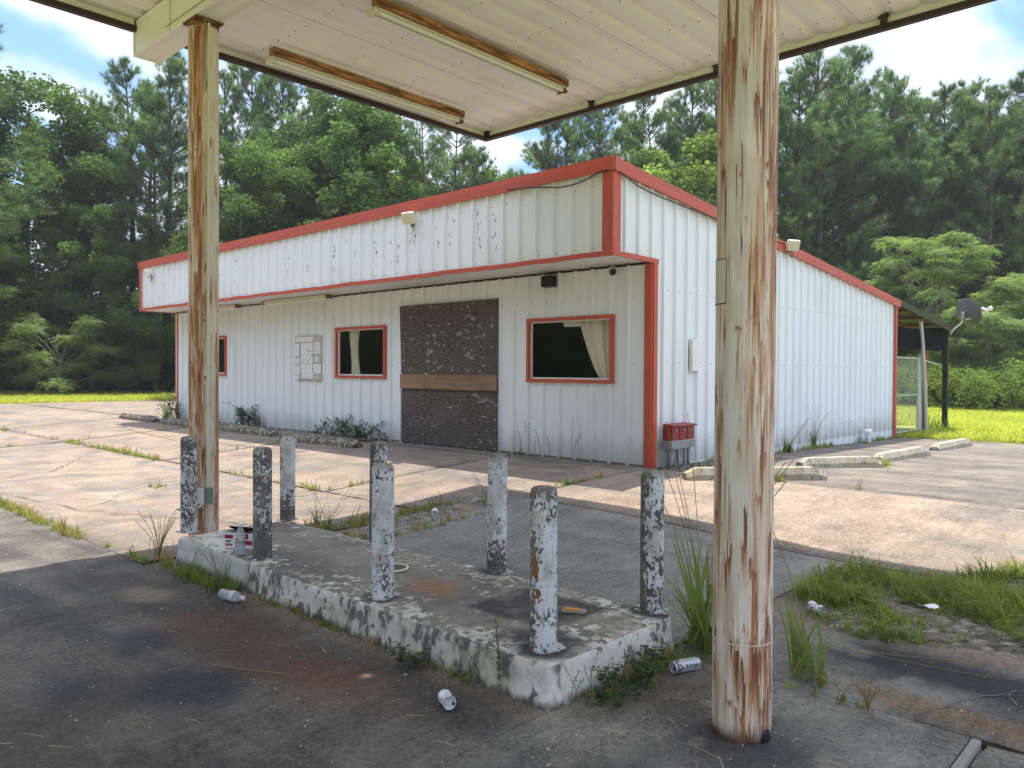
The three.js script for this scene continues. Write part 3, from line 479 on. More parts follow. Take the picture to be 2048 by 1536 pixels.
// ------------------------------------------------------------------ lean-to behind the shop
{
  const t = thing('lean_to', 'dark open lean-to shelter behind the white store', 'shelter', [0, 0, 0]);
  const yT = (z) => 2.96 + (z + 10.3) * 0.096;
  part(t, 'roof_sheet', ribbed(-6, 0.02, () => -14.75, () => -10.1, { minor: false, h: 0.02, map: (u, y, n) => [u, yT(y) + n, y] }), mat([0.12, 0.11, 0.09], 0.8));
  part(t, 'edge_board', bar([-0.0, yT(-10.15) - 0.07, -10.15], [-0.0, yT(-14.72) - 0.07, -14.72], 0.05, 0.13), mat([0.045, 0.05, 0.035], 0.9));
  for (const z of [-11.4, -12.6, -13.8]) part(t, 'purlin', box(6, 0.08, 0.05, -3, yT(z) - 0.05, z), M.brownWood);
  part(t, 'front_beam', box(6, 0.13, 0.06, -3, yT(-14.7) - 0.08, -14.7), M.dark);
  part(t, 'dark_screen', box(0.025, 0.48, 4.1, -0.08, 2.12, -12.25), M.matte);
  part(t, 'post', box(0.12, 2.8, 0.12, -0.08, 1.06, -14.5), mat([0.02, 0.022, 0.018], 0.9));
  part(t, 'post', box(0.12, 2.9, 0.12, -5.9, 1.06, -14.5), M.dark);
  part(t, 'red_post', box(0.1, 2.4, 0.1, -0.2, 1.0, -13.1), mat([0.32, 0.07, 0.04], 0.7), 'dull red square post');
  const pole = thing('leaning_pole', 'pale bent pole leaning against the lean-to roof', 'pole'); part(pole, 'shaft', tube([[-0.02, -0.2, -12.6], [-0.02, 0.8, -12.45], [-0.02, 1.8, -12.25], [-0.02, 2.55, -12.0]], 0.045, 6, 10), mat([0.5, 0.5, 0.47], 0.6)); part(pole, 'coupling', rod([-0.02, 0.9, -12.43], [-0.02, 1.02, -12.41], 0.054), M.galv);
  const gate = thing('chain_link_gate', 'chain link gate closing the side of the lean-to', 'gate');
  const w = [], z0 = -12.2, z1 = -10.25, y0 = -0.12, y1 = 1.65, X = -0.12;
  for (let s = -1.9; s < 2; s += 0.075) for (const d of [1, -1]) { // clip each diagonal to the frame
    let a = z0 + s, b = a + (y1 - y0), ya = y0, yb = y1; if (a < z0) { ya += z0 - a; a = z0; } if (b > z1) { yb -= b - z1; b = z1; } if (b - a < 0.03) continue;
    const f = (z) => (d > 0 ? z : z0 + z1 - z); w.push(rod([X, ya, f(a)], [X, yb, f(b)], 0.002, 0.002, 4));
  }
  part(gate, 'wire_mesh', merge(w), M.galv);
  part(gate, 'frame', merge([rod([X, y1, z0], [X, y1, z1], 0.022), rod([X, y0, z0], [X, y0, z1], 0.022), rod([X, 0.75, z0], [X, 0.75, z1], 0.018), rod([X, y0, z0], [X, y1, z0], 0.024), rod([X, y0, z1], [X, y1, z1], 0.024)]), M.galv);
  part(gate, 'gate_post', rod([X, -0.25, z0 - 0.1], [X, 1.75, z0 - 0.1], 0.04), M.galv); part(gate, 'gate_post', rod([X, -0.25, z0 - 0.25], [X, 1.75, z0 - 0.25], 0.035), M.galv); part(gate, 'side_rail', rod([X, 1.62, -12.5], [-0.15, 1.5, -14.4], 0.02), M.galv);
  const d = thing('satellite_dish', 'dark grey satellite dish on a bent mast at the lean-to corner', 'satellite dish', [0.03, 2.42, -14.55]);
  const bowl = lathe([[0, 0], [0.1, 0.005], [0.2, 0.022], [0.3, 0.052], [0.36, 0.075], [0.365, 0.07], [0.3, 0.045], [0.2, 0.014], [0, -0.008]], 36); bowl.scale(0.95, 1, 1.1); bowl.scale(1.12, 1.12, 1.12); bowl.rotateZ(-1.25); bowl.rotateY(0.9); bowl.translate(0.36, 0.47, 0.02);
  part(d, 'bowl', bowl, mat([0.11, 0.115, 0.12], 0.5)); part(d, 'mast', tube([[0, -0.05, 0], [0.08, 0.06, 0], [0.25, 0.22, 0], [0.27, 0.42, 0]], 0.024), M.galv); part(d, 'bracket', box(0.09, 0.16, 0.1, 0.29, 0.42, 0.02, 0.01), M.grey); part(d, 'foot_plate', box(0.03, 0.14, 0.1, -0.01, -0.04, 0, 0.006), M.grey);
  part(d, 'arm', tube([[0.36, 0.3, 0.03], [0.6, 0.36, 0], [0.86, 0.52, -0.02]], 0.02), M.galv); part(d, 'receiver', merge([rod([0.8, 0.48, 0.0], [0.95, 0.6, 0], 0.04, 0.05), rod([0.72, 0.58, 0.04], [0.86, 0.5, 0.04], 0.04), box(0.1, 0.07, 0.14, 0.9, 0.55, 0)]), M.white);
}
// ------------------------------------------------------------------ canopy over the pumps
const CX0 = -1.69, CX1 = 6.4, CZ0 = 1.452, CZ1 = 10.25, DECK = 4.455;
{
  const t = thing('canopy', 'flat white ribbed metal canopy roof over the pump island', 'canopy');
  const dk = sub(t, 'deck');
  panels(dk, 'deck_panel', CX0 + 0.008, CX1 - 0.008, () => CZ0 + 0.008, () => CZ1 - 0.008, { phase: CX0 + 0.19, h: 0.026, wide: 1, holes: [[1.725, 1.775, 5.562, 5.612]], map: (u, y, n) => [u, DECK + n, y] }, M.deck);
  const lx = (CX0 + CX1) / 2, lz = (CZ0 + CZ1) / 2;
  part(t, 'edge_panel', box(CX1 - CX0, 0.2, 0.02, lx, 4.49, CZ0, 0.003), M.deck); part(t, 'edge_panel', box(CX1 - CX0, 0.2, 0.02, lx, 4.49, CZ1, 0.003), M.deck);
  part(t, 'edge_panel', box(0.02, 0.2, CZ1 - CZ0 - 0.03, CX0, 4.49, lz, 0.003), M.deck); part(t, 'edge_panel', box(0.02, 0.2, CZ1 - CZ0 - 0.03, CX1, 4.49, lz, 0.003), M.deck);
  for (const z of [CZ0 + 0.01, CZ1]) part(t, 'edge_angle', box(CX1 - CX0 + 0.04, 0.05, 0.07, lx, 4.368, z, 0.005), M.brown);
  for (const x of [CX0 + 0.01, CX1]) part(t, 'edge_angle', box(0.07, 0.05, CZ1 - CZ0 - 0.1, x, 4.368, lz, 0.005), M.brown);
  for (const x of [-1.64, 0.09, 1.71, 3.35, 5.0]) part(t, 'bracket', merge([box(0.05, 0.1, 0.05, x, 4.42, CZ0 + 0.035), box(0.09, 0.02, 0.05, x, 4.46, CZ0 + 0.036)]), M.brown);
  part(t, 'beam', merge([box(CX1 - CX0 - 0.06, 0.31, 0.24, lx - 0.03, 4.295, 5.86, 0.012), box(0.02, 0.34, 0.27, CX0 + 0.0, 4.29, 5.86, 0.004)]), M.deck);
  part(t, 'beam_seam', merge([box(CX1 - CX0 - 0.7, 0.008, 0.006, lx + 0.3, 4.2, 5.982), box(0.012, 0.31, 0.246, -0.95, 4.296, 5.86)]), mat([0.3, 0.28, 0.24], 0.8));
  for (const x of [-0.597, 4.229]) part(t, 'cap_plate', box(0.25, 0.016, 0.238, x, 4.133, 5.86), M.rust);
  // screws in rows across the sheets
  const sc = [], q = new THREE.Matrix4(), r = mulberry(5);
  for (let z = CZ0 + 0.3; z < 9; z += 0.78) for (let x = CX0 + 0.19; x < 5.2; x += RIB) for (const d of [-0.06, 0.09]) if (r() > 0.25) sc.push(q.clone().makeTranslation(x + d + (r() - 0.5) * 0.02, DECK - 0.004, z + (r() - 0.5) * 0.03));
  stuff('screw', new THREE.CylinderGeometry(0.007, 0.006, 0.008, 6), mat([0.3, 0.24, 0.2], 0.8), sc, null, null, null, t);
  for (const x of [CX0 + 0.19 + RIB * 3, CX0 + 0.19 + RIB * 6, CX0 + 0.19 + RIB * 9, CX0 + 0.19 + RIB * 12, CX0 + 0.19 + RIB * 15]) part(t, 'lap_seam', box(0.004, 0.003, CZ1 - CZ0 - 0.06, x + 0.09, DECK - 0.001, lz, 0.001), mat([0.4, 0.37, 0.32], 0.9));
}
function stripLight(x, z0, z1, label) {
  const t = thing('canopy_strip_light', label, 'strip light', [x, DECK - 0.045, (z0 + z1) / 2]), L = z1 - z0;
  part(t, 'housing', box(0.085, 0.075, L, 0.01, 0.005, 0, 0.006), M.brownWood, 'rusty brown housing');
  part(t, 'reflector', box(0.13, 0.016, L - 0.02, -0.045, -0.042, 0, 0.004), M.white);
  part(t, 'tube', rod([-0.0, -0.072, -L / 2 + 0.04], [-0.0, -0.072, L / 2 - 0.04], 0.02, 0.02, 12), M.white);
  part(t, 'tube', rod([-0.085, -0.072, -L / 2 + 0.04], [-0.085, -0.072, L / 2 - 0.04], 0.02, 0.02, 12), M.white);
  for (const s of [-1, 1]) part(t, 'socket', merge([box(0.13, 0.06, 0.03, -0.045, -0.06, s * (L / 2 - 0.02), 0.006), rod([-0.0, -0.072, s * (L / 2 - 0.06)], [-0.0, -0.072, s * (L / 2 + 0.01)], 0.022)]), s > 0 ? M.cream : M.rust);
}
stripLight(0.28, 2.2, 4.78, 'right one of two rusty strip lights under the canopy'); stripLight(-1.32, 2.24, 4.83, 'left one of two rusty strip lights, beside the canopy edge');

// ------------------------------------------------------------------ rust-streaked canopy columns
function rustColumnTex(seed, hot, uf, streaks = []) { // circumference x height, painted with many short vertical runs
  const w = 1024, h = 2048, n = w * h, amt = new Float32Array(n), drk = new Float32Array(n), r = mulberry(seed);
  const run = (x, y, L, wd, a, d) => { // y is the top (0 = ground)
    for (let j = 0; j < L; j++) {
      const yy = Math.round(y - j); if (yy < 0 || yy >= h) continue;
      const f = j / L, k = a * (1 - f * f) * (0.75 + 0.25 * hash(x, yy >> 3, 3)), ww = wd * (1 - 0.5 * f) * (0.7 + 0.6 * noise(yy * 0.07, x, 9));
      for (let i = -Math.ceil(ww); i <= ww; i++) { const xx = ((Math.round(x + i) % w) + w) % w, e = clamp(1.2 - Math.abs(i) / (ww + 0.3)), o = yy * w + xx; amt[o] = Math.max(amt[o], k * e); if (d) drk[o] = Math.max(drk[o], k * e * d * (1 - 0.6 * f)); }
    }
  };
  for (let i = 0; i < 2600; i++) {
    const u = r(), v = r(), den = hot(u, v); if (r() > den) continue;
    run(u * w, v * h, 12 + Math.pow(r(), 2.5) * 200, 0.6 + Math.pow(r(), 3) * 4, 0.3 + 0.7 * r(), r() < 0.4 ? r() : 0);
  }
  for (let i = 0; i < 3200; i++) { // broad combed patches: many fine runs side by side
    const u = r(), v = r(), den = hot(u, v); if (r() > den * 0.62) continue;
    const W = 2 + Math.pow(r(), 2.2) * 36, L = 24 + Math.pow(r(), 2) * 330, a = 0.4 + 0.6 * r(), d = r() < 0.28 ? 0.5 + 0.5 * r() : 0;
    for (let q = -W; q <= W; q++) { const e = 1 - Math.pow(Math.abs(q) / (W + 1), 3), x = u * w + q; run(x, v * h + (noise(x * 0.16, i, 4) - 0.5) * L * 0.5, Math.round(L * (0.3 + 0.9 * noise(x * 0.22, i, 5)) * (0.4 + 0.6 * e)), 0.7, a * (0.55 + 0.6 * noise(x * 0.3, i, 6)) * e, d * noise(x * 0.2, i, 7)); }
  }
  streaks.forEach(([d, v, L, W], i) => { for (let q = -W; q <= W; q++) { const e = 1 - Math.pow(Math.abs(q) / (W + 1), 3), x = (uf + d) * w + q; run(x, v * h + (noise(x * 0.2, i, 14) - 0.5) * L * 0.25, Math.round(L * (0.5 + 0.7 * noise(x * 0.25, i, 15)) * (0.5 + 0.5 * e)), 0.8, (0.75 + 0.35 * noise(x * 0.3, i, 16)) * e, 0.5 * noise(x * 0.15, i, 17)); } });
  const tex = rgbTex(w, h, (u, v) => {
    const o = Math.floor(v * h) * w + Math.floor(u * w), m = fbm(u * 12, v * 30, 5, seed, 12, 30), f = fbm(u * 80, v * 12, 3, seed + 7, 80, 12), hz = hot(u, v);
    let c = mixc(mixc([0.76, 0.71, 0.62], [0.86, 0.75, 0.64], sm(0.15, 0.45, hz)), [0.68, 0.6, 0.5], sm(0.3, 0.75, m)); const wv = fbm(u * 50, v * 4, 3, seed + 31, 50, 4); c = mixc(c, [0.76, 0.56, 0.42], 0.6 * clamp(hz * 1.3) * sm(0.35, 0.6, wv)); c = mixc(c, [0.5, 0.47, 0.37], 0.3 * sm(0.5, 0.72, wv) * (1 - clamp(hz * 2)));
    c = mixc(c, [0.5, 0.4, 0.25], 0.6 * sm(0.5, 0.8, f) * clamp(hz * 2));
    c = mixc(c, [0.66, 0.46, 0.31], 0.4 * clamp(hz * 1.5) * sm(0.4, 0.65, m));
    c = mixc(c, [0.5, 0.5, 0.42], 0.3 * sm(0.6, 0.8, fbm(u * 5 + 7, v * 10, 4, seed + 2, 5, 10)));
    const wash = fbm(u * 22, v * 9, 5, seed + 61, 22, 9) * 0.55 + fbm(u * 70, v * 16, 3, seed + 63, 70, 16) * 0.45; c = mixc(c, mixc([0.6, 0.3, 0.13], [0.42, 0.17, 0.065], sm(0.5, 0.7, wash)), 0.85 * sm(0.5, 0.66, wash + 0.16 * (clamp(hz) - 0.5)) * clamp(hz * 1.6));
    const a = clamp(amt[o] * (0.65 + 0.7 * f));
    c = mixc(c, mixc([0.46, 0.19, 0.07], [0.17, 0.048, 0.022], sm(0.35, 0.85, a)), sm(0.22, 0.62, a) * 0.96);
    c = mixc(c, [0.05, 0.025, 0.016], 0.85 * sm(0.35, 0.8, drk[o]));
    if (v < 0.02) c = mixc(c, [0.1, 0.05, 0.03], sm(0.02, 0.0, v + 0.012 * (m - 0.5)));
    return c;
  });
  const bump = greyTex(512, 1024, (u, v) => { const o = Math.floor(v * h) * w + Math.floor(u * w); return clamp(0.7 - 0.4 * sm(0.3, 0.8, amt[o]) + 0.2 * (fbm(u * 40, v * 80, 3, seed, 40, 80) - 0.5)); });
  return mat([1, 1, 1], 0.62, { map: tex, bumpMap: bump, bumpScale: 0.004 });
}
// u runs round the column; the camera sees about u = 0.35 .. 0.85 (found from the facing direction)
const faceU = (cx, cz) => { const a = Math.atan2(camera.position.x - cx, camera.position.z - cz) / (Math.PI * 2); return ((a % 1) + 1) % 1; };
function column(x, z, seed, label, band, streaks) {
  const H = 4.34, R = 0.1186, uf = faceU(x, z), g = new THREE.CylinderGeometry(R, R, H, 48, 90, true);
  g.translate(0, H / 2, 0); const p = g.attributes.position, uv = g.attributes.uv;
  for (let i = 0; i < p.count; i++) { const y = p.getY(i), a = Math.atan2(p.getX(i), p.getZ(i)), q = 1 + 0.006 * (fbm(a * 2 + 9, y * 3, 3, seed) - 0.5) + (y < 0.02 ? 0.03 * (fbm(a * 4, 1, 2, seed) - 0.5) : 0); p.setX(i, p.getX(i) * q); p.setZ(i, p.getZ(i) * q); if (y < 1e-4) p.setY(i, 0.02 * fbm(a * 5, 3, 2, seed)); }
  g.computeVertexNormals();
  const t = thing('canopy_column', label, 'column', [x, ground(x, z) - 0.005, z]);
  part(t, 'shaft', g, rustColumnTex(seed, (u, v) => { const d = (((u - uf + 0.5) % 1) + 1) % 1 - 0.5; return band(d, v); }, uf, streaks));
  part(t, 'weld_ring', new THREE.TorusGeometry(R - 0.001, 0.0024, 6, 40).rotateX(Math.PI / 2).translate(0, 0.4, 0), M.cream);
  part(t, 'top_collar', rod([0, H - 0.045, 0], [0, H - 0.005, 0], R + 0.002, R + 0.004, 32), M.rust);
  return t;
}
const gaus = (d, c, w) => Math.exp(-(((d - c) / w) ** 2));
const colR = column(4.229, 5.8565, 501, 'thick cream pipe column streaked with rust in the right foreground', (d, v) => 0.14 + 1.0 * gaus(d, 0.09, 0.08) * (0.65 + 0.35 * Math.sin(v * 17 + 1)) + 0.5 * gaus(d, 0.2, 0.06) * sm(0.1, 0.4, v) * (v < 0.75 ? 1 : 0.4) + 0.28 * gaus(d, -0.17, 0.07) + 0.5 * gaus(v, 0.06, 0.05) * gaus(d, 0.05, 0.15), [[0.085, 0.62, 700, 10], [0.1, 0.3, 330, 16], [0.16, 0.45, 520, 8], [0.075, 0.085, 170, 40], [-0.03, 0.09, 130, 22], [0.01, 0.22, 200, 12], [0.17, 0.2, 200, 14], [-0.14, 0.27, 220, 10], [-0.12, 0.52, 200, 9], [0.06, 0.86, 300, 10], [0.1, 0.97, 260, 14]]);
const colL = column(-0.597, 5.8565, 502, 'cream pipe column streaked with rust at the far end of the island', (d, v) => 0.1 + 1.3 * gaus(d, -0.08, 0.085) * (v > 0.62 ? 1 : 0.8) + 0.9 * gaus(d, -0.2, 0.07) * sm(0.6, 0.3, v) + 0.9 * gaus(d, 0.17, 0.05) * sm(0.52, 0.35, v) + 0.3 * gaus(v, 0.5, 0.03) * gaus(d, 0.12, 0.08), [[-0.08, 0.98, 500, 34], [-0.1, 0.72, 420, 26], [-0.19, 0.38, 600, 28], [0.17, 0.36, 620, 20], [-0.05, 0.55, 300, 16]]);
{ const uf = faceU(4.229, 5.8565) * 6.283; part(colR, 'access_plate', new THREE.CylinderGeometry(0.1203, 0.1203, 0.18, 14, 1, true, uf - 1.75, 1.05).translate(0, 1.86, 0), M.plate); const ed = []; for (const y of [1.77, 1.95]) ed.push(new THREE.CylinderGeometry(0.1207, 0.1207, 0.004, 14, 1, true, uf - 1.75, 1.06).translate(0, y, 0)); ed.push(new THREE.CylinderGeometry(0.1207, 0.1207, 0.18, 2, 1, true, uf - 0.7, 0.02).translate(0, 1.86, 0)); part(colR, 'plate_edge', merge(ed), M.brown).userData.kind = 'stuff'; }
part(colR, 'rust_hole', new THREE.SphereGeometry(0.03, 10, 8).scale(1, 1.3, 0.4).rotateY(faceU(4.229, 5.8565) * 6.283 + 0.9).translate(0.1186 * Math.sin(faceU(4.229, 5.8565) * 6.283 + 0.95) * 0.97, 0.022, 0.1186 * Math.cos(faceU(4.229, 5.8565) * 6.283 + 0.95) * 0.97), M.black);
{
  const t = thing('junction_box', 'grey outlet box with white cover clipped to the far canopy column', 'outlet box', [-0.5, 0.24, 5.92]);
  part(t, 'case', box(0.075, 0.13, 0.06, 0.045, 0, -0.03, 0.006), mat([0.16, 0.22, 0.17], 0.7)); part(t, 'cover', box(0.07, 0.135, 0.014, 0.012, 0, 0.03, 0.006).rotateY(0.5), M.white);
  part(t, 'conduit', tube([[0.03, -0.06, -0.01], [0.02, -0.09, 0.03], [-0.08, -0.11, 0.09], [-0.14, -0.115, 0.14]], 0.012), M.cream);
  part(t, 'riser', rod([0.04, 0.06, -0.03], [0.05, 3.85, -0.04], 0.011), M.cream); part(t, 'cable', tube([[0.03, 3.9, -0.02], [0.06, 3.6, -0.0], [0.03, 3.3, -0.02]], 0.006), M.grey);
}

// ------------------------------------------------------------------ pump island
const IY = -0.21, ITOP = -0.015, IX0 = -0.29, IX1 = 3.53, IZ0 = 5.24, IZ1 = 6.262;
{
  const chipN = (x, y, s) => fbm(x * 9, y * 9, 5, s);
  const top = (x, z) => { // base colour of the worn painted top at island coordinates
    const n = fbm(x * 1.6, z * 1.6, 4, 401), f = fbm(x * 6, z * 6, 4, 402), ff = fbm(x * 22, z * 22, 3, 403);
    const edge = Math.min(z - IZ0, IZ1 - z, IX1 - x);
    let c = mixc([0.265, 0.24, 0.205], [0.15, 0.135, 0.12], sm(0.35, 0.7, n)); c = c.map((q) => q * (0.75 + 0.5 * ff));
    const paint = 0.52 * sm(0.34, 0.0, edge) + 0.5 * gaus(x, 2.25, 0.3) * sm(5.75, 5.35, z) + 0.85 * sm(0.9, 0.2, x) * sm(5.6, 5.9, z) + 0.3 * gaus(x, 3.3, 0.3) + 0.2 * gaus(x, 2.0, 0.5) * sm(5.7, 6.1, z);
    const fg = fbm(x * 30, z * 30, 5, 411), pv = f * 0.34 + fg * 0.66 - 0.33 - 0.27 * paint; c = mixc(c, mixc([0.7, 0.68, 0.62], [0.4, 0.36, 0.3], sm(0.35, 0.65, fbm(x * 7 + 3, z * 7, 4, 405))), sm(0.035, -0.045, pv) * (0.7 + 0.3 * ff));
    c = mixc(c, [0.33, 0.15, 0.055], 0.7 * blob(x, z, 2.2, 5.78, 0.28, 0.14, 406, 0.9));
    { const hx = Math.max(Math.abs(x - 2.93) - 0.3, Math.abs(z - 5.66) - 0.25) + 0.06 * (fbm(x * 7, z * 7, 4, 415) - 0.5); c = mixc(c, mixc([0.045, 0.04, 0.042], [0.13, 0.115, 0.105], sm(0.4, 0.75, fbm(x * 9, z * 9, 4, 416))), 0.92 * sm(0.025, -0.02, hx)); }
    c = mixc(c, [0.04, 0.036, 0.037], 0.92 * Math.max(blob(x, z, 3.3, 6.0, 0.2, 0.16, 417),blob(x, z, 3.37, 6.12, 0.16, 0.14, 407), blob(x, z, 3.41, 5.27, 0.14, 0.12, 408), blob(x, z, 2.24, 5.27, 0.17, 0.1, 409), blob(x, z, 2.16, 6.12, 0.12, 0.1, 410)));
    return c;
  };
  const face = (a, y, s) => { // a along the face, y above ground 0..0.2
    const n = fbm(a * 2.2, y * 3, 4, s), f = fbm(a * 8, y * 10, 4, s + 1), drip = fbm(a * 14, y * 1.6, 4, s + 2), ff = fbm(a * 40, y * 40, 2, s + 3);
    let c = mixc([0.72, 0.7, 0.64], [0.56, 0.52, 0.42], sm(0.35, 0.75, n));
    const fine = fbm(a * 30, y * 18, 4, s + 5), dk = s < 450 ? 0.08 * sm(2.3, 1.0, a) : 0; c = mixc(c, [0.12, 0.11, 0.105], 0.92 * sm(s < 450 ? 0.525 : 0.56, s < 450 ? 0.68 : 0.7, drip * 0.42 + n * 0.33 + fine * 0.25 + dk + 0.05 * sm(0.12, 0.2, y)));
    c = mixc(c, [0.4, 0.38, 0.25], 0.4 * sm(0.5, 0.75, f));
    if (f * 0.4 + fine * 0.6 > 0.61) c = mixc(c, [0.13, 0.12, 0.115], 0.8);
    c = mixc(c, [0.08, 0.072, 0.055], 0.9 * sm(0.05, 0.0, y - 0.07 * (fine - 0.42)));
    return c.map((q) => q * (0.85 + 0.3 * ff));
  };
  // one sheet: u = along the island / 4; v: 0..0.2 front face, 0.2..1.24 top, 1.3..1.5 end face (all / 1.6)
  const tex = rgbTex(2048, 1024, (u, v) => {
    const x = u * 4 - 0.4, q = v * 1.6;
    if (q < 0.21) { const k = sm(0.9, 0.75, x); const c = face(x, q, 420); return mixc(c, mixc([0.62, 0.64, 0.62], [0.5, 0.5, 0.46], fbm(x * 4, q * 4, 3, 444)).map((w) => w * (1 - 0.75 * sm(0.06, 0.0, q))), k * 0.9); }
    if (q < 1.28) return top(x, IZ1 - (q - 0.2));
    return face(u * 4, q - 1.3, 470);
  }, false);
  const bump = greyTex(1024, 512, (u, v) => 0.5 + 0.5 * (fbm(u * 60, v * 24, 4, 480) - 0.5) + 0.2 * (fbm(u * 240, v * 96, 2, 481) - 0.5), false);
  const im = mat([1, 1, 1], 0.9, { map: tex, bumpMap: bump, bumpScale: 0.012 });
  const t = thing('pump_island', 'raised concrete pump island with peeling white paint', 'pump island');
  const block = (x0, x1, z0, z1, yt) => {
    const b = -0.3, sx = Math.round((x1 - x0) / 0.025), g = new THREE.BoxGeometry(x1 - x0, yt - b, z1 - z0, sx, 10, 36), p = g.attributes.position, uv = g.attributes.uv, nr = g.attributes.normal, rr = 0.028;
    g.translate((x0 + x1) / 2, (yt + b) / 2, (z0 + z1) / 2);
    for (let i = 0; i < p.count; i++) {
      let x = p.getX(i), y = p.getY(i), z = p.getZ(i); const N = [nr.getX(i), nr.getY(i), nr.getZ(i)];
      if (N[1] > 0.5) uv.setXY(i, (x + 0.4) / 4, (0.2 + IZ1 - z) / 1.6); else if (Math.abs(N[2]) > 0.5) uv.setXY(i, (x + 0.4) / 4, clamp(y - IY, 0, 0.2) / 1.6); else uv.setXY(i, (IZ1 - z) / 4, (1.3 + clamp(y - IY, 0, 0.2)) / 1.6);
      const r = rr * (0.7 + 1.1 * fbm(x * 4, z * 4, 3, 490)), ix = clamp(x, x0 + r, x1 - r), iy = Math.min(y, yt - r), iz = clamp(z, z0 + r, z1 - r), d = [x - ix, y - iy, z - iz], L = Math.hypot(...d);
      if (L > 1e-6) { const k = r / L * Math.min(1, L / r * 1.0); const q = Math.min(1, r / L); x = ix + d[0] * q; y = iy + d[1] * q; z = iz + d[2] * q; void k; }
      const w = 0.02 * (fbm(x * 3 + y * 5, z * 3 + y * 4, 4, 491) - 0.5), w2 = 0.008 * (fbm(x * 12, (z + y) * 12, 3, 492) - 0.5), flare = 0.02 * sm(-0.1, -0.25, y);
      const q2 = L > 1e-6 ? [d[0] / L, d[1] / L, d[2] / L] : [0, 1, 0]; void N;
      x += q2[0] * (w + w2 + flare); z += q2[2] * (w + w2 + flare); y += q2[1] * (w * 0.4 + w2 * 0.7);
      p.setXYZ(i, x, y, z);
    }
    g.computeVertexNormals(); return g;
  };
  part(t, 'kerb_block', block(0.86, IX1, IZ0, IZ1, ITOP), im); part(t, 'kerb_block', block(IX0, 0.852, IZ0 + 0.01, IZ1 - 0.04, ITOP - 0.004), im);
  part(t, 'pipe_ring', new THREE.TorusGeometry(0.1, 0.008, 8, 40).rotateX(Math.PI / 2).translate(1.72, ITOP + 0.012, 5.7), M.cream);
  part(t, 'pipe_cap', rod([1.72, ITOP - 0.01, 5.7], [1.72, ITOP + 0.008, 5.7], 0.095, 0.092, 30), mat([0.1, 0.09, 0.08], 0.9));
  const s = thing('plastic_bracket', 'small orange and grey plastic fitting lying on the island', 'fitting', [3.125, ITOP + 0.006, 5.6], 0.5); part(s, 'insert', box(0.085, 0.012, 0.035, 0, 0.014, 0, 0.003), mat([0.65, 0.25, 0.015], 0.5)); part(s, 'tray', box(0.13, 0.02, 0.055, 0.012, 0.004, -0.006, 0.008), mat([0.3, 0.28, 0.22], 0.8));
}
// ------------------------------------------------------------------ chipped bollards
function bollardTex(seed, o) {
  const n = (u, v) => {
    const d = ((u - o.uf + 1.5) % 1) - 0.5, big = fbm(u * 6, v * 9, 4, seed, 6, 9), f = fbm(u * 34, v * 52, 5, seed + 5, 34, 52);
    const bare = o.base + o.low * sm(0.42, 0.02, v) + o.high * sm(0.78, 1, v) + o.left * sm(-0.03, -0.2, d) + o.right * sm(0.05, 0.2, d) + (o.mid ? o.mid * gaus(v, 0.55, 0.16) * gaus(d, o.midD || 0, 0.1) : 0);
    return (big * 0.38 + f * 0.62) - (0.4 + 0.3 * bare);
  };
  const map = rgbTex(512, 1024, (u, v) => {
    const k = n(u, v), g = fbm(u * 40, v * 90, 2, seed + 9, 40, 90), m = fbm(u * 6, v * 10, 3, seed + 3, 6, 10), d = ((u - o.uf + 1.5) % 1) - 0.5;
    let c = k > 0 ? mixc([0.72, 0.73, 0.75], [0.5, 0.49, 0.46], sm(0.35, 0.8, m)).map((q) => q * (0.86 + 0.2 * g)) : mixc([0.085, 0.078, 0.083], [0.165, 0.15, 0.14], m).map((q) => q * (0.7 + 0.6 * g));
    if (k > 0 && k < 0.03) c = c.map((q) => q * lerp(0.62, 1, k / 0.03)); if (k < 0 && k > -0.02) c = mixc(c, [0.36, 0.34, 0.32], 0.4); const stn = fbm(u * 26, v * 7, 4, seed + 41, 26, 7); c = mixc(c, [0.42, 0.36, 0.27], 0.35 * sm(0.55, 0.75, stn));
    const rz = o.rust ? o.rust * gaus(d, o.rustD, 0.06) * gaus(v, o.rustV, 0.22) : 0; const rn = fbm(u * 30, v * 22, 4, seed + 20, 30, 22); if (rn < 0.22 + 0.5 * rz && rz > 0.05) c = mixc([0.35, 0.16, 0.05], [0.18, 0.07, 0.03], g);
    if (v > 0.93) c = mixc(c, [0.2, 0.17, 0.14], 0.7 * sm(0.93, 1, v));
    return c;
  });
  const bmp = greyTex(512, 1024, (u, v) => clamp(0.35 + 0.3 * sm(-0.006, 0.01, n(u, v)) + 0.25 * (fbm(u * 40, v * 90, 3, seed + 9, 40, 90) - 0.5)));
  return mat([1, 1, 1], 0.8, { map, bumpMap: bmp, bumpScale: 0.006 });
}
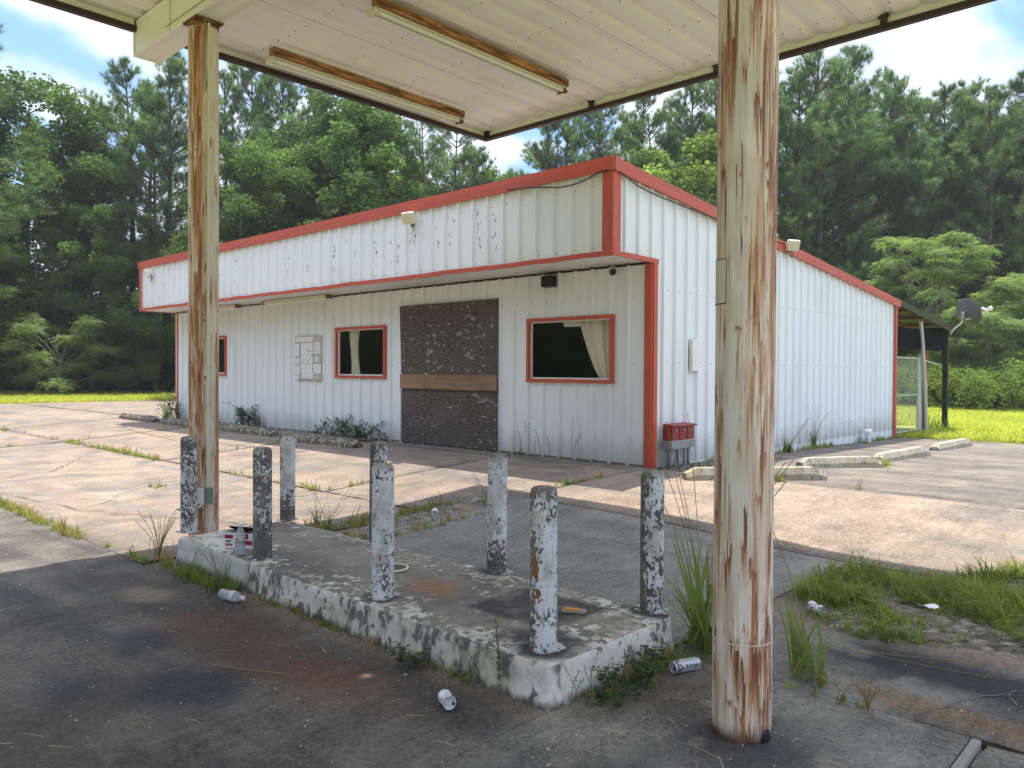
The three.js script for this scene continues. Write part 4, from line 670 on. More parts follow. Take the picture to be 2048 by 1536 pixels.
function bollard(x, z, seed, label, o) {
  const R = 0.0632, H = 0.762, pts = [[R, 0]];
  for (let i = 1; i < 40; i++) pts.push([R, (i / 40) * (H - 0.03)]);
  for (let i = 0; i <= 8; i++) { const a = (i / 8) * Math.PI / 2; pts.push([Math.max(0.0005, R - 0.025 + 0.025 * Math.cos(a) - (i === 8 ? R - 0.025 : 0)), H - 0.03 + 0.03 * Math.sin(a)]); }
  const g = lathe(pts, 36), p = g.attributes.position, uv = g.attributes.uv;
  for (let i = 0; i < p.count; i++) { const y = p.getY(i), a = Math.atan2(p.getX(i), p.getZ(i)), q = 1 + 0.012 * (fbm(a * 2 + 9, y * 6, 3, seed) - 0.5); p.setX(i, p.getX(i) * q); p.setZ(i, p.getZ(i) * q); uv.setXY(i, uv.getX(i), y / H); }
  g.computeVertexNormals();
  const t = thing('bollard', label, 'bollard', [x, ITOP - 0.004, z], 0, 'chipped bollards on the pump island');
  o.uf = ((Math.atan2(camera.position.x - x, camera.position.z - z) / (2 * Math.PI)) % 1 + 1) % 1;
  t.rotation.z = (hash(seed, 1, 1) - 0.5) * 0.012; t.rotation.x = (hash(seed, 2, 1) - 0.5) * 0.012;
  part(t, 'post', g, bollardTex(seed, o));
  const r = mulberry(seed), f = []; for (let i = 0; i < 9; i++) { const a = r() * 6.28, q = R + 0.006 + r() * 0.02; f.push(box(0.02 + r() * 0.03, 0.004, 0.015 + r() * 0.02, Math.cos(a) * q, 0.006 + r() * 0.004, Math.sin(a) * q, 0.001)); }
  const fl = part(t, 'paint_flakes', merge(f), mat([0.5, 0.49, 0.45], 0.9)); fl.userData.kind = 'stuff';
}
bollard(-0.381, 6.111 - 0.03, 611, 'bollard at the far left front corner of the island, before the rusty column', { base: 0.22, low: 0.12, high: 0.35, left: 0.2, right: 0 });
bollard(0.816, 6.111, 612, 'mostly dark bare bollard beside the drinks carton and bottle', { base: 0.42, low: 0.75, high: 0.1, left: 0.15, right: 0.12 });
bollard(2.157, 6.111, 613, 'white bollard with small rust spots midway along the island front', { base: -0.2, low: 0.4, high: 0.35, left: 0, right: 0, rust: 0.35, rustD: -0.03, rustV: 0.4 });
bollard(3.366, 6.111, 614, 'white bollard with a long rust stain at the nearest island corner', { base: -0.03, low: -0.1, high: 0.3, left: 0.5, right: -0.05, rust: 1, rustD: -0.1, rustV: 0.5 });
bollard(-0.272, 5.267, 615, 'white bollard at the far back corner of the island', { base: -0.15, low: 0.8, high: 0.25, left: 0.5, right: 0.05 });
bollard(0.995, 5.267, 616, 'dark bollard half hidden behind the white rust-spotted one', { base: 0.5, low: 0.4, high: -0.1, left: 0.5, right: -0.2 });
bollard(2.242, 5.267, 617, 'white bollard with a bare grey foot on the back edge of the island', { base: -0.22, low: 0.9, high: 0.3, left: 0.12, right: 0.1 });
bollard(3.411, 5.267, 618, 'bollard bare dark along its left side at the island end by tall grass', { base: 0.1, low: 0.35, high: 0.1, left: 0.7, right: 0.1 });

// ------------------------------------------------------------------ wheel stops
{
  const wm = mat([1, 1, 1], 0.92, { map: rgbTex(512, 256, (u, v) => { const n = fbm(u * 9, v * 4, 5, 701, 9, 4), f = fbm(u * 40, v * 20, 3, 705, 40, 20); let c = mixc([0.42, 0.38, 0.3], [0.27, 0.24, 0.19], sm(0.3, 0.7, n)); if (f > 0.66) c = mixc(c, [0.12, 0.1, 0.08], 0.7); return mixc(c, [0.5, 0.44, 0.24], 0.4 * sm(0.55, 0.75, n)); }), bumpMap: detailBump, bumpScale: 0.01 });
  const wmD = mat([1, 1, 1], 0.92, { map: rgbTex(512, 256, (u, v) => { const n = fbm(u * 9, v * 4, 5, 711, 9, 4), f = fbm(u * 30, v * 16, 3, 715, 30, 16); let c = mixc([0.2, 0.165, 0.12], [0.1, 0.085, 0.065], sm(0.3, 0.7, n)); if (f > 0.62) c = [0.36, 0.32, 0.24]; return c; }), bumpMap: detailBump, bumpScale: 0.012 });
  const stop = (L, seed) => { const sh = new THREE.Shape(); [[-0.1, 0], [0.1, 0], [0.09, 0.07], [0.055, 0.14], [-0.055, 0.14], [-0.09, 0.07]].forEach(([x, y], i) => sh[i ? 'lineTo' : 'moveTo'](x, y)); const g = new THREE.ExtrudeGeometry(sh, { depth: L, steps: 40, bevelEnabled: true, bevelSize: 0.008, bevelThickness: 0.02, bevelSegments: 1 }); g.translate(0, 0, -L / 2); g.rotateY(Math.PI / 2); const p = g.attributes.position, uv = g.attributes.uv; for (let i = 0; i < p.count; i++) { const x = p.getX(i), y = p.getY(i), z = p.getZ(i), e = sm(L / 2 - 0.12, L / 2, Math.abs(x)) * 0.35; const k = 0.02 * (fbm(x * 5 + seed, z * 9 + y * 6, 4, 720) - 0.5); p.setXYZ(i, x, y * (1 - e) + (y > 0.02 ? k : 0), z + k * 0.6); uv.setXY(i, x * 0.8, (z + y) * 1.6); } g.computeVertexNormals(); return g; };
  const put = (a, b, m, label, seed, grp) => { const x = (a[0] + b[0]) / 2, z = (a[1] + b[1]) / 2, L = Math.hypot(a[0] - b[0], a[1] - b[1]), t = thing('wheel_stop', label, 'wheel stop', [x, ground(x, z) - 0.004, z], -Math.atan2(b[1] - a[1], b[0] - a[0]), grp); part(t, 'block', stop(L, seed), m); const r = mulberry(seed); part(t, 'pin', merge([rod([-L * 0.3, 0.12, 0], [-L * 0.3, 0.146, 0], 0.012), rod([L * 0.3, 0.12, 0], [L * 0.3, 0.146, 0], 0.012)]), M.rust); };
  const G1 = 'pale wheel stops beside the side wall', G2 = 'mossy wheel stops along the shop front';
  put([0.95, 0.72], [2.05, -0.58], wm, 'pale wheel stop partly behind the thick right column', 1, G1);
  put([1.3, -1.75], [1.98, -2.75], wm, 'pale wheel stop second from the thick right column', 2, G1);
  put([1.73, -3.55], [1.86, -5.45], wm, 'pale wheel stop third from the thick right column', 3, G1);
  put([1.7, -6.7], [1.78, -8.6], wm, 'pale wheel stop farthest back, next to the lawn', 4, G1);
  put([-4.95, 1.17], [-7.1, 1.25], wmD, 'brown mossy wheel stop nearest the plywood doorway', 5, G2);
  put([-7.85, 1.02], [-9.95, 1.0], wmD, 'brown mossy wheel stop just right of the far canopy column', 6, G2);
  put([-10.75, 1.0], [-12.7, 1.05], wmD, 'brown mossy wheel stop just left of the far canopy column', 7, G2);
  put([-13.3, 1.0], [-15.5, 0.95], wmD, 'brown mossy wheel stop at the far left end of the row', 8, G2);
}
// ------------------------------------------------------------------ litter
function can(x, z, yaw, label, o) {
  const H = o.h || 0.123, R = o.r || 0.033, pts = [[0.001, 0.008], [R * 0.72, 0.006], [R * 0.78, 0], [R * 0.86, 0.004], [R, 0.016]];
  for (let i = 1; i < 14; i++) pts.push([R, lerp(0.016, H - 0.016, i / 14)]);
  pts.push([R, H - 0.016], [R * 0.84, H - 0.003], [R * 0.86, H], [R * 0.8, H - 0.001], [R * 0.77, H - 0.006], [0.001, H - 0.006]);
  const g = lathe(pts, 30), p = g.attributes.position, uv = g.attributes.uv, cr = o.crush || 0;
  for (let i = 0; i < p.count; i++) { let X = p.getX(i), y = p.getY(i), z2 = p.getZ(i); uv.setXY(i, uv.getX(i), y / H); const a = Math.atan2(X, z2), mid = Math.sin(clamp(y / H) * Math.PI), q = 1 - cr * mid * (0.2 + 1.1 * sm(0.45, 0.65, fbm(a * 1.3 + 4, y * 26, 3, o.seed))); X *= q; z2 *= q; X += cr * 0.02 * Math.sin(y * 50 + o.seed); p.setXYZ(i, X, y, z2); }
  g.computeVertexNormals(); g.translate(0, -H / 2, 0); g.rotateZ(Math.PI / 2); g.rotateX(o.roll || 0);
  const t = thing('drink_can', label, 'can', [x, ground(x, z) + (o.up ?? R * 0.92) + 0.006, z], yaw); t.rotation.z = o.tip || 0;
  part(t, 'body', g, o.m);
  part(t, 'opening', new THREE.CylinderGeometry(R * 0.3, R * 0.26, 0.002, 14).scale(1, 1, 0.75).rotateZ(Math.PI / 2).rotateX(o.roll || 0).translate(-H / 2 + 0.005, 0, R * 0.32), M.black);
  part(t, 'tab', box(0.003, 0.014, 0.024, -H / 2 + 0.002, 0, -R * 0.2, 0.001), M.alu);
}
{
  const cv = document.createElement('canvas'); cv.width = 1024; cv.height = 512; const c = cv.getContext('2d');
  c.fillStyle = '#b9bdc4'; c.fillRect(0, 0, 1024, 512); c.fillStyle = '#c9ccd2'; for (let i = 0; i < 40; i++) c.fillRect((i * 79) % 1024, 0, 9, 512);
  c.fillStyle = '#101014'; c.font = 'bold 142px sans-serif'; c.textAlign = 'center'; c.textBaseline = 'middle';
  for (const u of [0.125, 0.375, 0.625, 0.875]) { c.save(); c.translate(u * 1024, 292); c.rotate(-Math.PI / 2); c.scale(1.02, 0.9); c.fillText('TRULY', 0, 0); c.restore(); }
  c.fillStyle = '#4a2234'; c.fillRect(0, 36, 1024, 20); for (let i = 0; i < 8; i++) { c.beginPath(); c.ellipse(i * 128 + 60, 84, 22, 30, 0, 0, 7); c.fill(); }
  const tx = new THREE.CanvasTexture(cv); tx.colorSpace = THREE.SRGBColorSpace; tx.wrapS = THREE.RepeatWrapping;
  can(3.735, 5.46, 1.2, 'silver slim can lettered in black lying by the island end', { h: 0.158, r: 0.033, m: mat([1, 1, 1], 0.35, { map: tx, metalness: 0.35 }), seed: 3, crush: 0.05, roll: 0.6 });
  const w1 = mat([1, 1, 1], 0.35, { metalness: 0.2, map: rgbTex(256, 256, (u, v) => { const b = Math.abs(u - 0.5) < 0.03 && v > 0.2 && v < 0.75; return b ? [0.03, 0.03, 0.04] : v < 0.1 || v > 0.9 ? [0.55, 0.56, 0.58] : [0.74, 0.75, 0.78]; }) });
  can(3.19, 6.55, 2.62, 'crushed white drink can lying nearest the camera in front of the island', { m: w1, seed: 5, crush: 0.34, roll: 2.2, tip: -0.12 });
  const w2 = mat([1, 1, 1], 0.4, { metalness: 0.2, map: rgbTex(256, 256, (u, v) => { const b = Math.hypot((u * 4) % 1 - 0.5, (v - 0.55) * 3) < 0.3; const n = fbm(u * 12, v * 6, 3, 31, 12, 6); return b ? [0.5, 0.06, 0.05] : n > 0.56 ? [0.3, 0.4, 0.6] : [0.75, 0.77, 0.8]; }) });
  can(3.83, 4.08, 2.5, 'blue and white drink can at the edge of the grass bed', { m: w2, seed: 8, crush: 0.22, roll: 1 });
  can(-0.16, 3.68, 2.3, 'pale drink can lying on the gravel strip behind the island', { m: w1, seed: 11, crush: 0.2, roll: 0.3 });
  // scrap of paper
  const sg = new THREE.PlaneGeometry(0.11, 0.06, 8, 5).rotateX(-Math.PI / 2), p = sg.attributes.position; for (let i = 0; i < p.count; i++) p.setY(i, 0.03 * fbm(p.getX(i) * 30, p.getZ(i) * 30, 2, 9)); sg.computeVertexNormals();
  const th = toCreasedNormals(mergeGeometries([prep(sg.clone()), prep(sg.clone().translate(0, -0.001, 0))]), 1); const sc = single('paper_scrap', th, M.white, 'crumpled white paper scrap on the gravel of the grass bed', 'scrap', null, [4.37, -0.135, 3.72]); sc.rotation.y = 0.4;
}
{
  const clear = new THREE.MeshPhysicalMaterial({ color: new THREE.Color().setRGB(0.8, 0.85, 0.88), roughness: 0.12, transmission: 0.72, thickness: 0, ior: 1.45, side: THREE.DoubleSide });
  const blue = new THREE.MeshPhysicalMaterial({ color: new THREE.Color().setRGB(0.12, 0.38, 0.72), roughness: 0.1, transmission: 0.85, thickness: 0, side: THREE.DoubleSide });
  const labelM = (a, b) => mat([1, 1, 1], 0.5, { map: rgbTex(128, 64, (u, v) => (v > 0.62 || v < 0.18 ? a : fbm(u * 16, v * 5, 2, 55, 16, 5) > 0.6 ? [0.7, 0.68, 0.66] : b), false) });
  const prof = (R, H) => { const p = [[0.001, 0.004], [R * 0.6, 0.002], [R * 0.9, 0], [R, 0.012]]; for (let i = 0; i < 8; i++) p.push([R * (i % 2 ? 1 : 0.94), lerp(0.02, H * 0.45, i / 7)]); p.push([R, H * 0.48], [R, H * 0.64], [R * 0.93, H * 0.7], [R * 0.7, H * 0.8], [0.015, H * 0.9], [0.013, H * 0.94]); return p; };
  const bottle = (name, pos, rot, label, m, lm, cap, R = 0.034, H = 0.21) => {
    const t = thing('plastic_bottle', label, 'bottle', pos); t.rotation.set(...rot);
    part(t, 'shell', lathe(prof(R, H), 26), m); part(t, 'label', new THREE.CylinderGeometry(R + 0.0008, R + 0.0008, H * 0.15, 26, 1, true).translate(0, H * 0.56, 0), lm); part(t, 'cap', lathe([[0.0145, 0], [0.0155, 0.012], [0.013, 0.016], [0, 0.016]], 16).translate(0, H * 0.935, 0), cap);
  };
  bottle('b', [0.645, ITOP + 0.002, 6.185], [0, 1, 0], 'clear plastic bottle with red label standing by the carton', clear, labelM([0.7, 0.7, 0.72], [0.55, 0.08, 0.09]), M.white);
  bottle('b', [0.7, ITOP + 0.002, 6.06], [0, 2, 0.05], 'blue plastic bottle behind the dark bare bollard', blue, labelM([0.05, 0.2, 0.5], [0.35, 0.24, 0.14]), M.white);
  bottle('b', [0.94, ground(0.9, 6.43) + 0.042, 6.47], [0, 0.22, -Math.PI / 2], 'clear plastic bottle lying on the ground against the island front', clear, labelM([0.75, 0.72, 0.74], [0.72, 0.2, 0.27]), M.white);
  // carton
  const cv = document.createElement('canvas'); cv.width = 512; cv.height = 256; const c = cv.getContext('2d');
  c.fillStyle = '#e6e6ea'; c.fillRect(0, 0, 512, 256); c.fillStyle = '#a02038'; c.fillRect(20, 40, 150, 60); c.fillRect(200, 120, 300, 70); c.fillRect(380, 10, 50, 90); c.fillStyle = '#18181c'; c.beginPath(); c.ellipse(330, 150, 70, 26, 0, 0, 7); c.fill(); c.fillRect(40, 130, 90, 26); c.fillRect(250, 30, 24, 60); c.fillStyle = '#c04a5c'; c.fillRect(30, 180, 130, 40); c.fillStyle = '#8a8a94'; for (let i = 0; i < 8; i++) c.fillRect(200, 205 + i * 6, 200, 2);
  const tx = new THREE.CanvasTexture(cv); tx.colorSpace = THREE.SRGBColorSpace; const cm = mat([1, 1, 1], 0.7, { map: tx });
  const t = thing('drinks_carton', 'torn white and red drinks carton on the island beside the bottle', 'carton', [0.42, ITOP + 0.002, 6.02], 0.5);
  const W = 0.24, H = 0.115, D = 0.2, k = 0.003;
  part(t, 'carton_body', merge([box(W, H, k, 0, H / 2, D / 2, 0.001), box(W, H, k, 0, H / 2, -D / 2, 0.001), box(k, H, D - k, W / 2, H / 2, 0, 0.001), box(k, H, D - k, -W / 2, H / 2, 0, 0.001), box(W - k, k, D - k, 0, k / 2 + 0.001, 0, 0.001)]), cm);
  part(t, 'top_flap', box(W * 0.98, k, D * 0.55, -0.0, H + 0.002, -0.04, 0.001).rotateX(0.05), cm); part(t, 'torn_flap', box(W * 0.8, k, 0.09, 0, 0, 0.045, 0.001).rotateX(-0.5).translate(0.01, H + 0.002, 0.02), M.dark, 'dark inside of the torn flap');
}
// ------------------------------------------------------------------ plants: helpers
const X4 = new THREE.Matrix4(), Q4 = new THREE.Quaternion(), UPV = V(0, 1, 0);
function place(p, dir, s, spin) { const q = new THREE.Quaternion().setFromUnitVectors(UPV, dir.clone().normalize()); q.multiply(new THREE.Quaternion().setFromAxisAngle(UPV, spin)); return new THREE.Matrix4().compose(p, q, V(s, s, s)); }
function triGeo(P, normalsUp) { const g = new THREE.BufferGeometry(); g.setAttribute('position', new THREE.Float32BufferAttribute(P, 3)); g.computeVertexNormals(); void normalsUp; return g; }
function bladePts(P, b, yaw, len, w, lean, curl, seg = 4) { // a grass blade: base point, tapering and bending over
  let x = b[0], y = b[1], z = b[2], a = lean; const dx = Math.sin(yaw), dz = Math.cos(yaw), sx = Math.cos(yaw), sz = -Math.sin(yaw); let prev = null;
  for (let i = 0; i <= seg; i++) {
    const t = i / seg, ww = w * (1 - t * t) * 0.5 + 0.0002, L = [x - sx * ww, y, z - sz * ww], R = [x + sx * ww, y, z + sz * ww];
    if (prev) { P.push(...prev[0], ...prev[1], ...R); if (i < seg) P.push(...prev[0], ...R, ...L); }
    prev = [L, R]; const st = len / seg; x += dx * Math.sin(a) * st; z += dz * Math.sin(a) * st; y += Math.cos(a) * st; a += curl / seg;
  }
}
function grassTuft(seed, n, h, w, spread, l0 = 0.1, l1 = 0.55) { const r = mulberry(seed), P = []; for (let i = 0; i < n; i++) { const a = r() * 6.283, q = Math.sqrt(r()) * spread; bladePts(P, [Math.cos(a) * q, 0, Math.sin(a) * q], a + (r() - 0.5) * 1.6, h * (0.45 + 0.75 * r()), w * (0.6 + 0.7 * r()), l0 + r() * l1, 0.3 + r() * 1.2, 3); } return triGeo(P); }
const Mgrass = leafMat([0.22, 0.3, 0.06], 0.45), MgrassDry = leafMat([0.36, 0.28, 0.11], 0.3), MgrassDeep = leafMat([0.1, 0.19, 0.04], 0.45), MlawnBlade = leafMat([0.36, 0.44, 0.055], 0.5);
const tint = (r, lo = 0.7, hi = 1.3, y = 0) => { const k = lerp(lo, hi, r()), w = r() * y; return new THREE.Color().setRGB(k * (1 + 0.7 * w), k * (1 + 0.25 * w), k * (1 - 0.3 * w)); };

// ------------------------------------------------------------------ grass bed and gravel
function bedMesh(name, poly, hgt, c0, c1, seed) { // low mound with an uneven outline
  const xs = poly.map((p) => p[0]), zs = poly.map((p) => p[1]), x0 = Math.min(...xs) - 0.2, x1 = Math.max(...xs) + 0.2, z0 = Math.min(...zs) - 0.2, z1 = Math.max(...zs) + 0.2, res = 0.035, nx = Math.ceil((x1 - x0) / res), nz = Math.ceil((z1 - z0) / res), P = [], C = [], I = [];
  for (let j = 0; j <= nz; j++) for (let i = 0; i <= nx; i++) { const x = x0 + i * res, z = z0 + j * res, d = inside(poly, x, z) + 0.16 * (fbm(x * 4, z * 4, 4, seed) - 0.5), n = fbm(x * 14, z * 14, 3, seed + 1), st = hash(i, j, seed); P.push(x, ground(x, z) - 0.02 + (hgt + 0.02) * sm(-0.06, 0.12, d) + 0.022 * (n - 0.5) * sm(-0.02, 0.1, d), z); let c = mixc(c0, c1, sm(0.3, 0.7, n)); if (st > 0.86) c = [0.32, 0.29, 0.24]; else if (st < 0.2) c = c.map((q) => q * 0.5); C.push(...c); }
  for (let j = 0; j < nz; j++) for (let i = 0; i < nx; i++) { const a = j * (nx + 1) + i; I.push(a, a + nx + 1, a + 1, a + 1, a + nx + 1, a + nx + 2); }
  const g = new THREE.BufferGeometry(); g.setAttribute('position', new THREE.Float32BufferAttribute(P, 3)); g.setAttribute('color', new THREE.Float32BufferAttribute(C, 3)); g.setIndex(I); g.computeVertexNormals(); return struct(name, g, M.soil);
}
function inside(poly, x, z) { let d = 1e9, s = false; for (let i = 0, j = poly.length - 1; i < poly.length; j = i++) { const [a, b] = poly[i], [c, e] = poly[j]; d = Math.min(d, segD(x, z, a, b, c, e)); if (b > z !== e > z && x < ((c - a) * (z - b)) / (e - b) + a) s = !s; } return s ? d : -d; }
const BED = [[3.6, 3.75], [3.85, 4.15], [4.12, 4.36], [4.6, 4.16], [5.3, 3.85], [5.7, 3.0], [5.0, 1.95], [4.6, 2.15], [4.3, 2.5], [3.75, 2.8], [3.55, 3.3]];
const STRIP = [[0.1, 4.85], [0.25, 4.6], [-0.02, 3.6], [-0.1, 2.75], [-0.45, 2.6], [-0.5, 3.4], [-0.35, 4.5], [-0.3, 4.95]];
bedMesh('gravel_bed', BED, 0.02, [0.1, 0.082, 0.06], [0.2, 0.17, 0.13], 801); bedMesh('gravel_strip', STRIP, 0.012, [0.13, 0.115, 0.09], [0.24, 0.21, 0.17], 803);
{ // loose stones
  const r = mulberry(31), g = new THREE.IcosahedronGeometry(1, 0), ms = [], cs = [], p = g.attributes.position; g.scale(1, 0.6, 0.8); void p;
  for (let i = 0; i < 1500; i++) { const bed = i % 3 > 0, x = bed ? 3.5 + r() * 2 : -0.55 + r() * 0.9, z = bed ? 2.5 + r() * 1.9 : 2.6 + r() * 2.4; if (inside(bed ? BED : STRIP, x, z) < 0.02) continue; const s = 0.004 + r() * r() * 0.014; ms.push(new THREE.Matrix4().compose(V(x, ground(x, z) + 0.016 + (bed ? 0.006 : 0), z), new THREE.Quaternion().setFromEuler(new THREE.Euler(r() * 3, r() * 6, r() * 3)), V(s, s, s))); cs.push(tint(r, 0.5, 1.6)); }
  stuff('gravel_stones', g, mat([0.26, 0.24, 0.2], 0.95), ms, cs, 'loose pale stones on the gravel strip and the grass bed', 'gravel');
}
{ // grass of the bed: many short tufts, thin over the gravel
  const tufts = [grassTuft(1, 20, 0.14, 0.0062, 0.05, 0.25, 0.9), grassTuft(2, 18, 0.09, 0.0058, 0.07, 0.3, 0.9), grassTuft(3, 15, 0.19, 0.007, 0.04, 0.2, 0.8)], r = mulberry(33), ms = [[], [], []], cs = [[], [], []];
  for (let i = 0; i < 5200; i++) {
    const x = 3.4 + r() * 2.35, z = 1.8 + r() * 2.65, d = inside(BED, x, z); if (d < -0.02) continue;
    const bare = blob(x, z, 4.62, 3.74, 0.34, 0.22, 44, 0.7); if (r() < bare * 0.93) continue; const cl = fbm(x * 3.2, z * 3.2, 3, 45); if (r() > sm(0.33, 0.58, cl) * 0.5 + 0.12) continue;
    const k = Math.floor(r() * 3), s = 0.5 + 0.9 * r() * sm(0.3, 0.65, cl); ms[k].push(place(V(x, ground(x, z) + 0.008, z), V((r() - 0.5) * 0.7, 1, (r() - 0.5) * 0.7), s, r() * 6.28)); cs[k].push(tint(r, 0.65, 1.25, 0.5));
  }
  tufts.forEach((g, k) => stuff('bed_grass', g, Mgrass, ms[k], cs[k], 'green grass growing over the gravel bed right of the thick column', 'grass'));
}
{ // grass in the joints and along edges
  const tufts = [grassTuft(11, 14, 0.085, 0.005, 0.035), grassTuft(12, 10, 0.14, 0.006, 0.03)], r = mulberry(35), ms = [[], []], cs = [[], []];
  const row = (a, b, n, wide, sMax, k2 = 0.3) => { for (let i = 0; i < n; i++) { const t = r(), x = lerp(a[0], b[0], t) + (r() - 0.5) * wide, z = lerp(a[1], b[1], t) + (r() - 0.5) * wide; if (fbm(x * 1.5 + 3, z * 1.5, 3, 61) < 0.44) continue; const k = r() < k2 ? 1 : 0; ms[k].push(place(V(x, ground(x, z) - 0.004, z), V((r() - 0.5) * 0.6, 1, (r() - 0.5) * 0.6), 0.4 + r() * sMax, r() * 6.28)); cs[k].push(tint(r, 0.7, 1.3, 0.4)); } };
  row([-15.5, 3.6], [-2.3, 3.6], 420, 0.16, 1.1); row([-4.6, 6.45], [-0.4, 6.45], 260, 0.12, 0.9); row([-9, 6.45], [-4.6, 6.45], 130, 0.1, 1); row([-2.23, 0.5], [-2.23, 3.6], 60, 0.08, 0.8); row([-6.75, 0.5], [-6.75, 6.4], 60, 0.08, 0.8);
  row([-0.4, 3.2], [-0.5, 5.2], 150, 0.25, 1.1); row([0.2, 3.0], [0.2, 5], 40, 0.12, 0.9); row([0.05, 0.3], [0.05, 2.6], 60, 0.08, 1.2); row([0.1, 0.03], [5, 0.03], 110, 0.1, 1.0); row([4.94, 5.3], [3.6, 5.25], 16, 0.06, 0.6);
  row([-0.25, 6.32], [0.85, 6.33], 170, 0.12, 1.3, 0.12); row([0.9, 6.29], [3.4, 6.29], 90, 0.05, 0.35, 0.15); row([3.6, 5.3], [3.6, 6.2], 70, 0.1, 0.9); row([0.06, -0.2], [0.06, -9.8], 260, 0.12, 1.2, 0.15); row([-14.5, 0.06], [-0.2, 0.06], 120, 0.06, 0.8); row([0.15, 4.8], [-0.4, 5.2], 60, 0.3, 1.2, 0.5);
  row([-11.3, 0.5], [-11.3, 6.4], 60, 0.08, 0.8); row([-4.9, 4.9], [-4.2, 4.7], 22, 0.2, 1); row([1.8, 0.1], [2.3, -0.7], 26, 0.2, 1.6); row([1.9, -3.2], [2.1, -2.6], 24, 0.25, 1.4);
  tufts.forEach((g, k) => stuff('joint_grass', g, k ? MgrassDry : Mgrass, ms[k], cs[k], k ? 'dry grass in the joints of the lot' : 'short grass growing in the joints of the lot', 'grass'));
}
{ // straw, twigs and flakes scattered on the lot
  const r = mulberry(37), P = []; bladePts(P, [0, 0, 0], 0, 1, 0.03, 1.45, 0.15, 4); const g = triGeo(P), ms = [], cs = [];
  for (let i = 0; i < 900; i++) { const x = -1.5 + r() * 7, z = 4.4 + r() * 5; if (x > IX0 - 0.05 && x < IX1 + 0.05 && z > IZ0 - 0.05 && z < IZ1 + 0.05) continue; const s = 0.02 + r() * r() * 0.14; ms.push(new THREE.Matrix4().compose(V(x, ground(x, z) + 0.012, z), new THREE.Quaternion().setFromEuler(new THREE.Euler(0, r() * 6.28, 0)), V(s, s, s))); cs.push(tint(r, 0.4, 1.5, 0.3)); }
  stuff('straw_litter', g, mat([0.38, 0.31, 0.19], 0.9), ms, cs, 'bits of straw and twig scattered on the concrete', 'straw');
  const gm = new THREE.IcosahedronGeometry(1, 0).scale(1, 0.35, 0.7), m2 = [], c2 = []; for (let i = 0; i < 1800; i++) { const x = -2 + r() * 8, z = 4.2 + r() * 5.2; if (x > IX0 - 0.02 && x < IX1 + 0.02 && z > IZ0 - 0.02 && z < IZ1 + 0.02) continue; const s = 0.0015 + r() * r() * 0.0075; m2.push(place(V(x, ground(x, z) + 0.01, z), V(r() - 0.5, 2, r() - 0.5), s, r() * 6)); c2.push(tint(r, 0.5, 1.7)); }
  stuff('grit', gm, mat([0.42, 0.38, 0.32], 0.95), m2, c2, 'pale grit and paint flakes scattered on the concrete', 'grit');
  for (const [a, b, h] of [[[1.95, 7.05], [2.35, 6.85], 0.01], [[4.25, 4.62], [5.0, 4.2], 0.016], [[4.3, 4.6], [4.9, 4.5], 0.012], [[0.9, 6.55], [1.15, 6.62], 0.012]]) { const A = [a[0], ground(...a) + h, a[1]], B = [b[0], ground(...b) + h, b[1]], Mi = [(A[0] + B[0]) / 2, (A[1] + B[1]) / 2 + 0.004, (A[2] + B[2]) / 2 + 0.02]; single('dry_stalk', tube([A, Mi, B], 0.0018, 4, 5), MgrassDry, 'dry grass stalk lying on the concrete', 'stalk', 'dry stalks on the concrete'); }
}
// ------------------------------------------------------------------ single clumps and weeds
function clump(x, z, seed, n, h, w, spread, label, o = {}) {
  const r = mulberry(seed), P = [], D = [], S = [];
  for (let i = 0; i < n; i++) { const a = r() * 6.283, q = Math.sqrt(r()) * spread; bladePts(P, [Math.cos(a) * q, 0, Math.sin(a) * q], a + (r() - 0.5) * 1.2, h * (0.35 + 0.65 * r()), w * (0.6 + 0.6 * r()), 0.03 + r() * (o.lean ?? 0.35), 0.2 + r() * (o.curl ?? 0.9), 6); }
  for (let i = 0; i < (o.dry || 0); i++) { const a = r() * 6.283; bladePts(D, [Math.cos(a) * spread * 0.7, 0, Math.sin(a) * spread * 0.7], a, h * (0.3 + 0.4 * r()), w * 0.8, 0.4 + r() * 0.7, 0.8, 5); }
  const t = thing('grass_clump', label, 'grass', [x, ground(x, z) - 0.01, z]);
  part(t, 'blades', triGeo(P), o.m || MgrassDeep); if (D.length) part(t, 'dry_blades', triGeo(D), MgrassDry);
  if (o.stems) { const st = []; for (let i = 0; i < o.stems; i++) { const a = o.stemYaw !== undefined ? o.stemYaw + (r() - 0.5) * 1.6 : r() * 6.28, L = h * (1.2 + 0.5 * r()), k = 0.2 + r() * 0.35; st.push(tube([[0, 0, 0], [Math.sin(a) * L * k * 0.3, L * 0.5, Math.cos(a) * L * k * 0.3], [Math.sin(a) * L * k, L * 0.95, Math.cos(a) * L * k]], 0.0022, 5, 4)); } part(t, 'seed_stems', merge(st), MgrassDry); }
  return t;
}
clump(3.62, 5.1, 901, 72, 0.78, 0.017, 0.13, 'tall clump of green grass between the island end and the thick column', { dry: 14, stems: 12, lean: 0.62, curl: 0.8, m: Mgrass });
clump(4.2, 5.1, 902, 46, 0.52, 0.016, 0.12, 'green grass clump at the foot of the thick column, on its right', { dry: 8, stems: 1, curl: 1.0, lean: 0.75, m: Mgrass });
clump(-0.18, 4.93, 903, 34, 0.34, 0.01, 0.06, 'green grass clump behind the island, nearest the dark half-hidden bollard', { dry: 6, stems: 3 });
clump(-0.62, 4.75, 904, 20, 0.33, 0.01, 0.05, 'thin green grass clump behind the island, left of its neighbour', { dry: 4, stems: 2 });
clump(0.72, 6.38, 905, 75, 0.22, 0.006, 0.1, 'dense green grass clump against the white part of the island front', { dry: 6, stems: 5 });
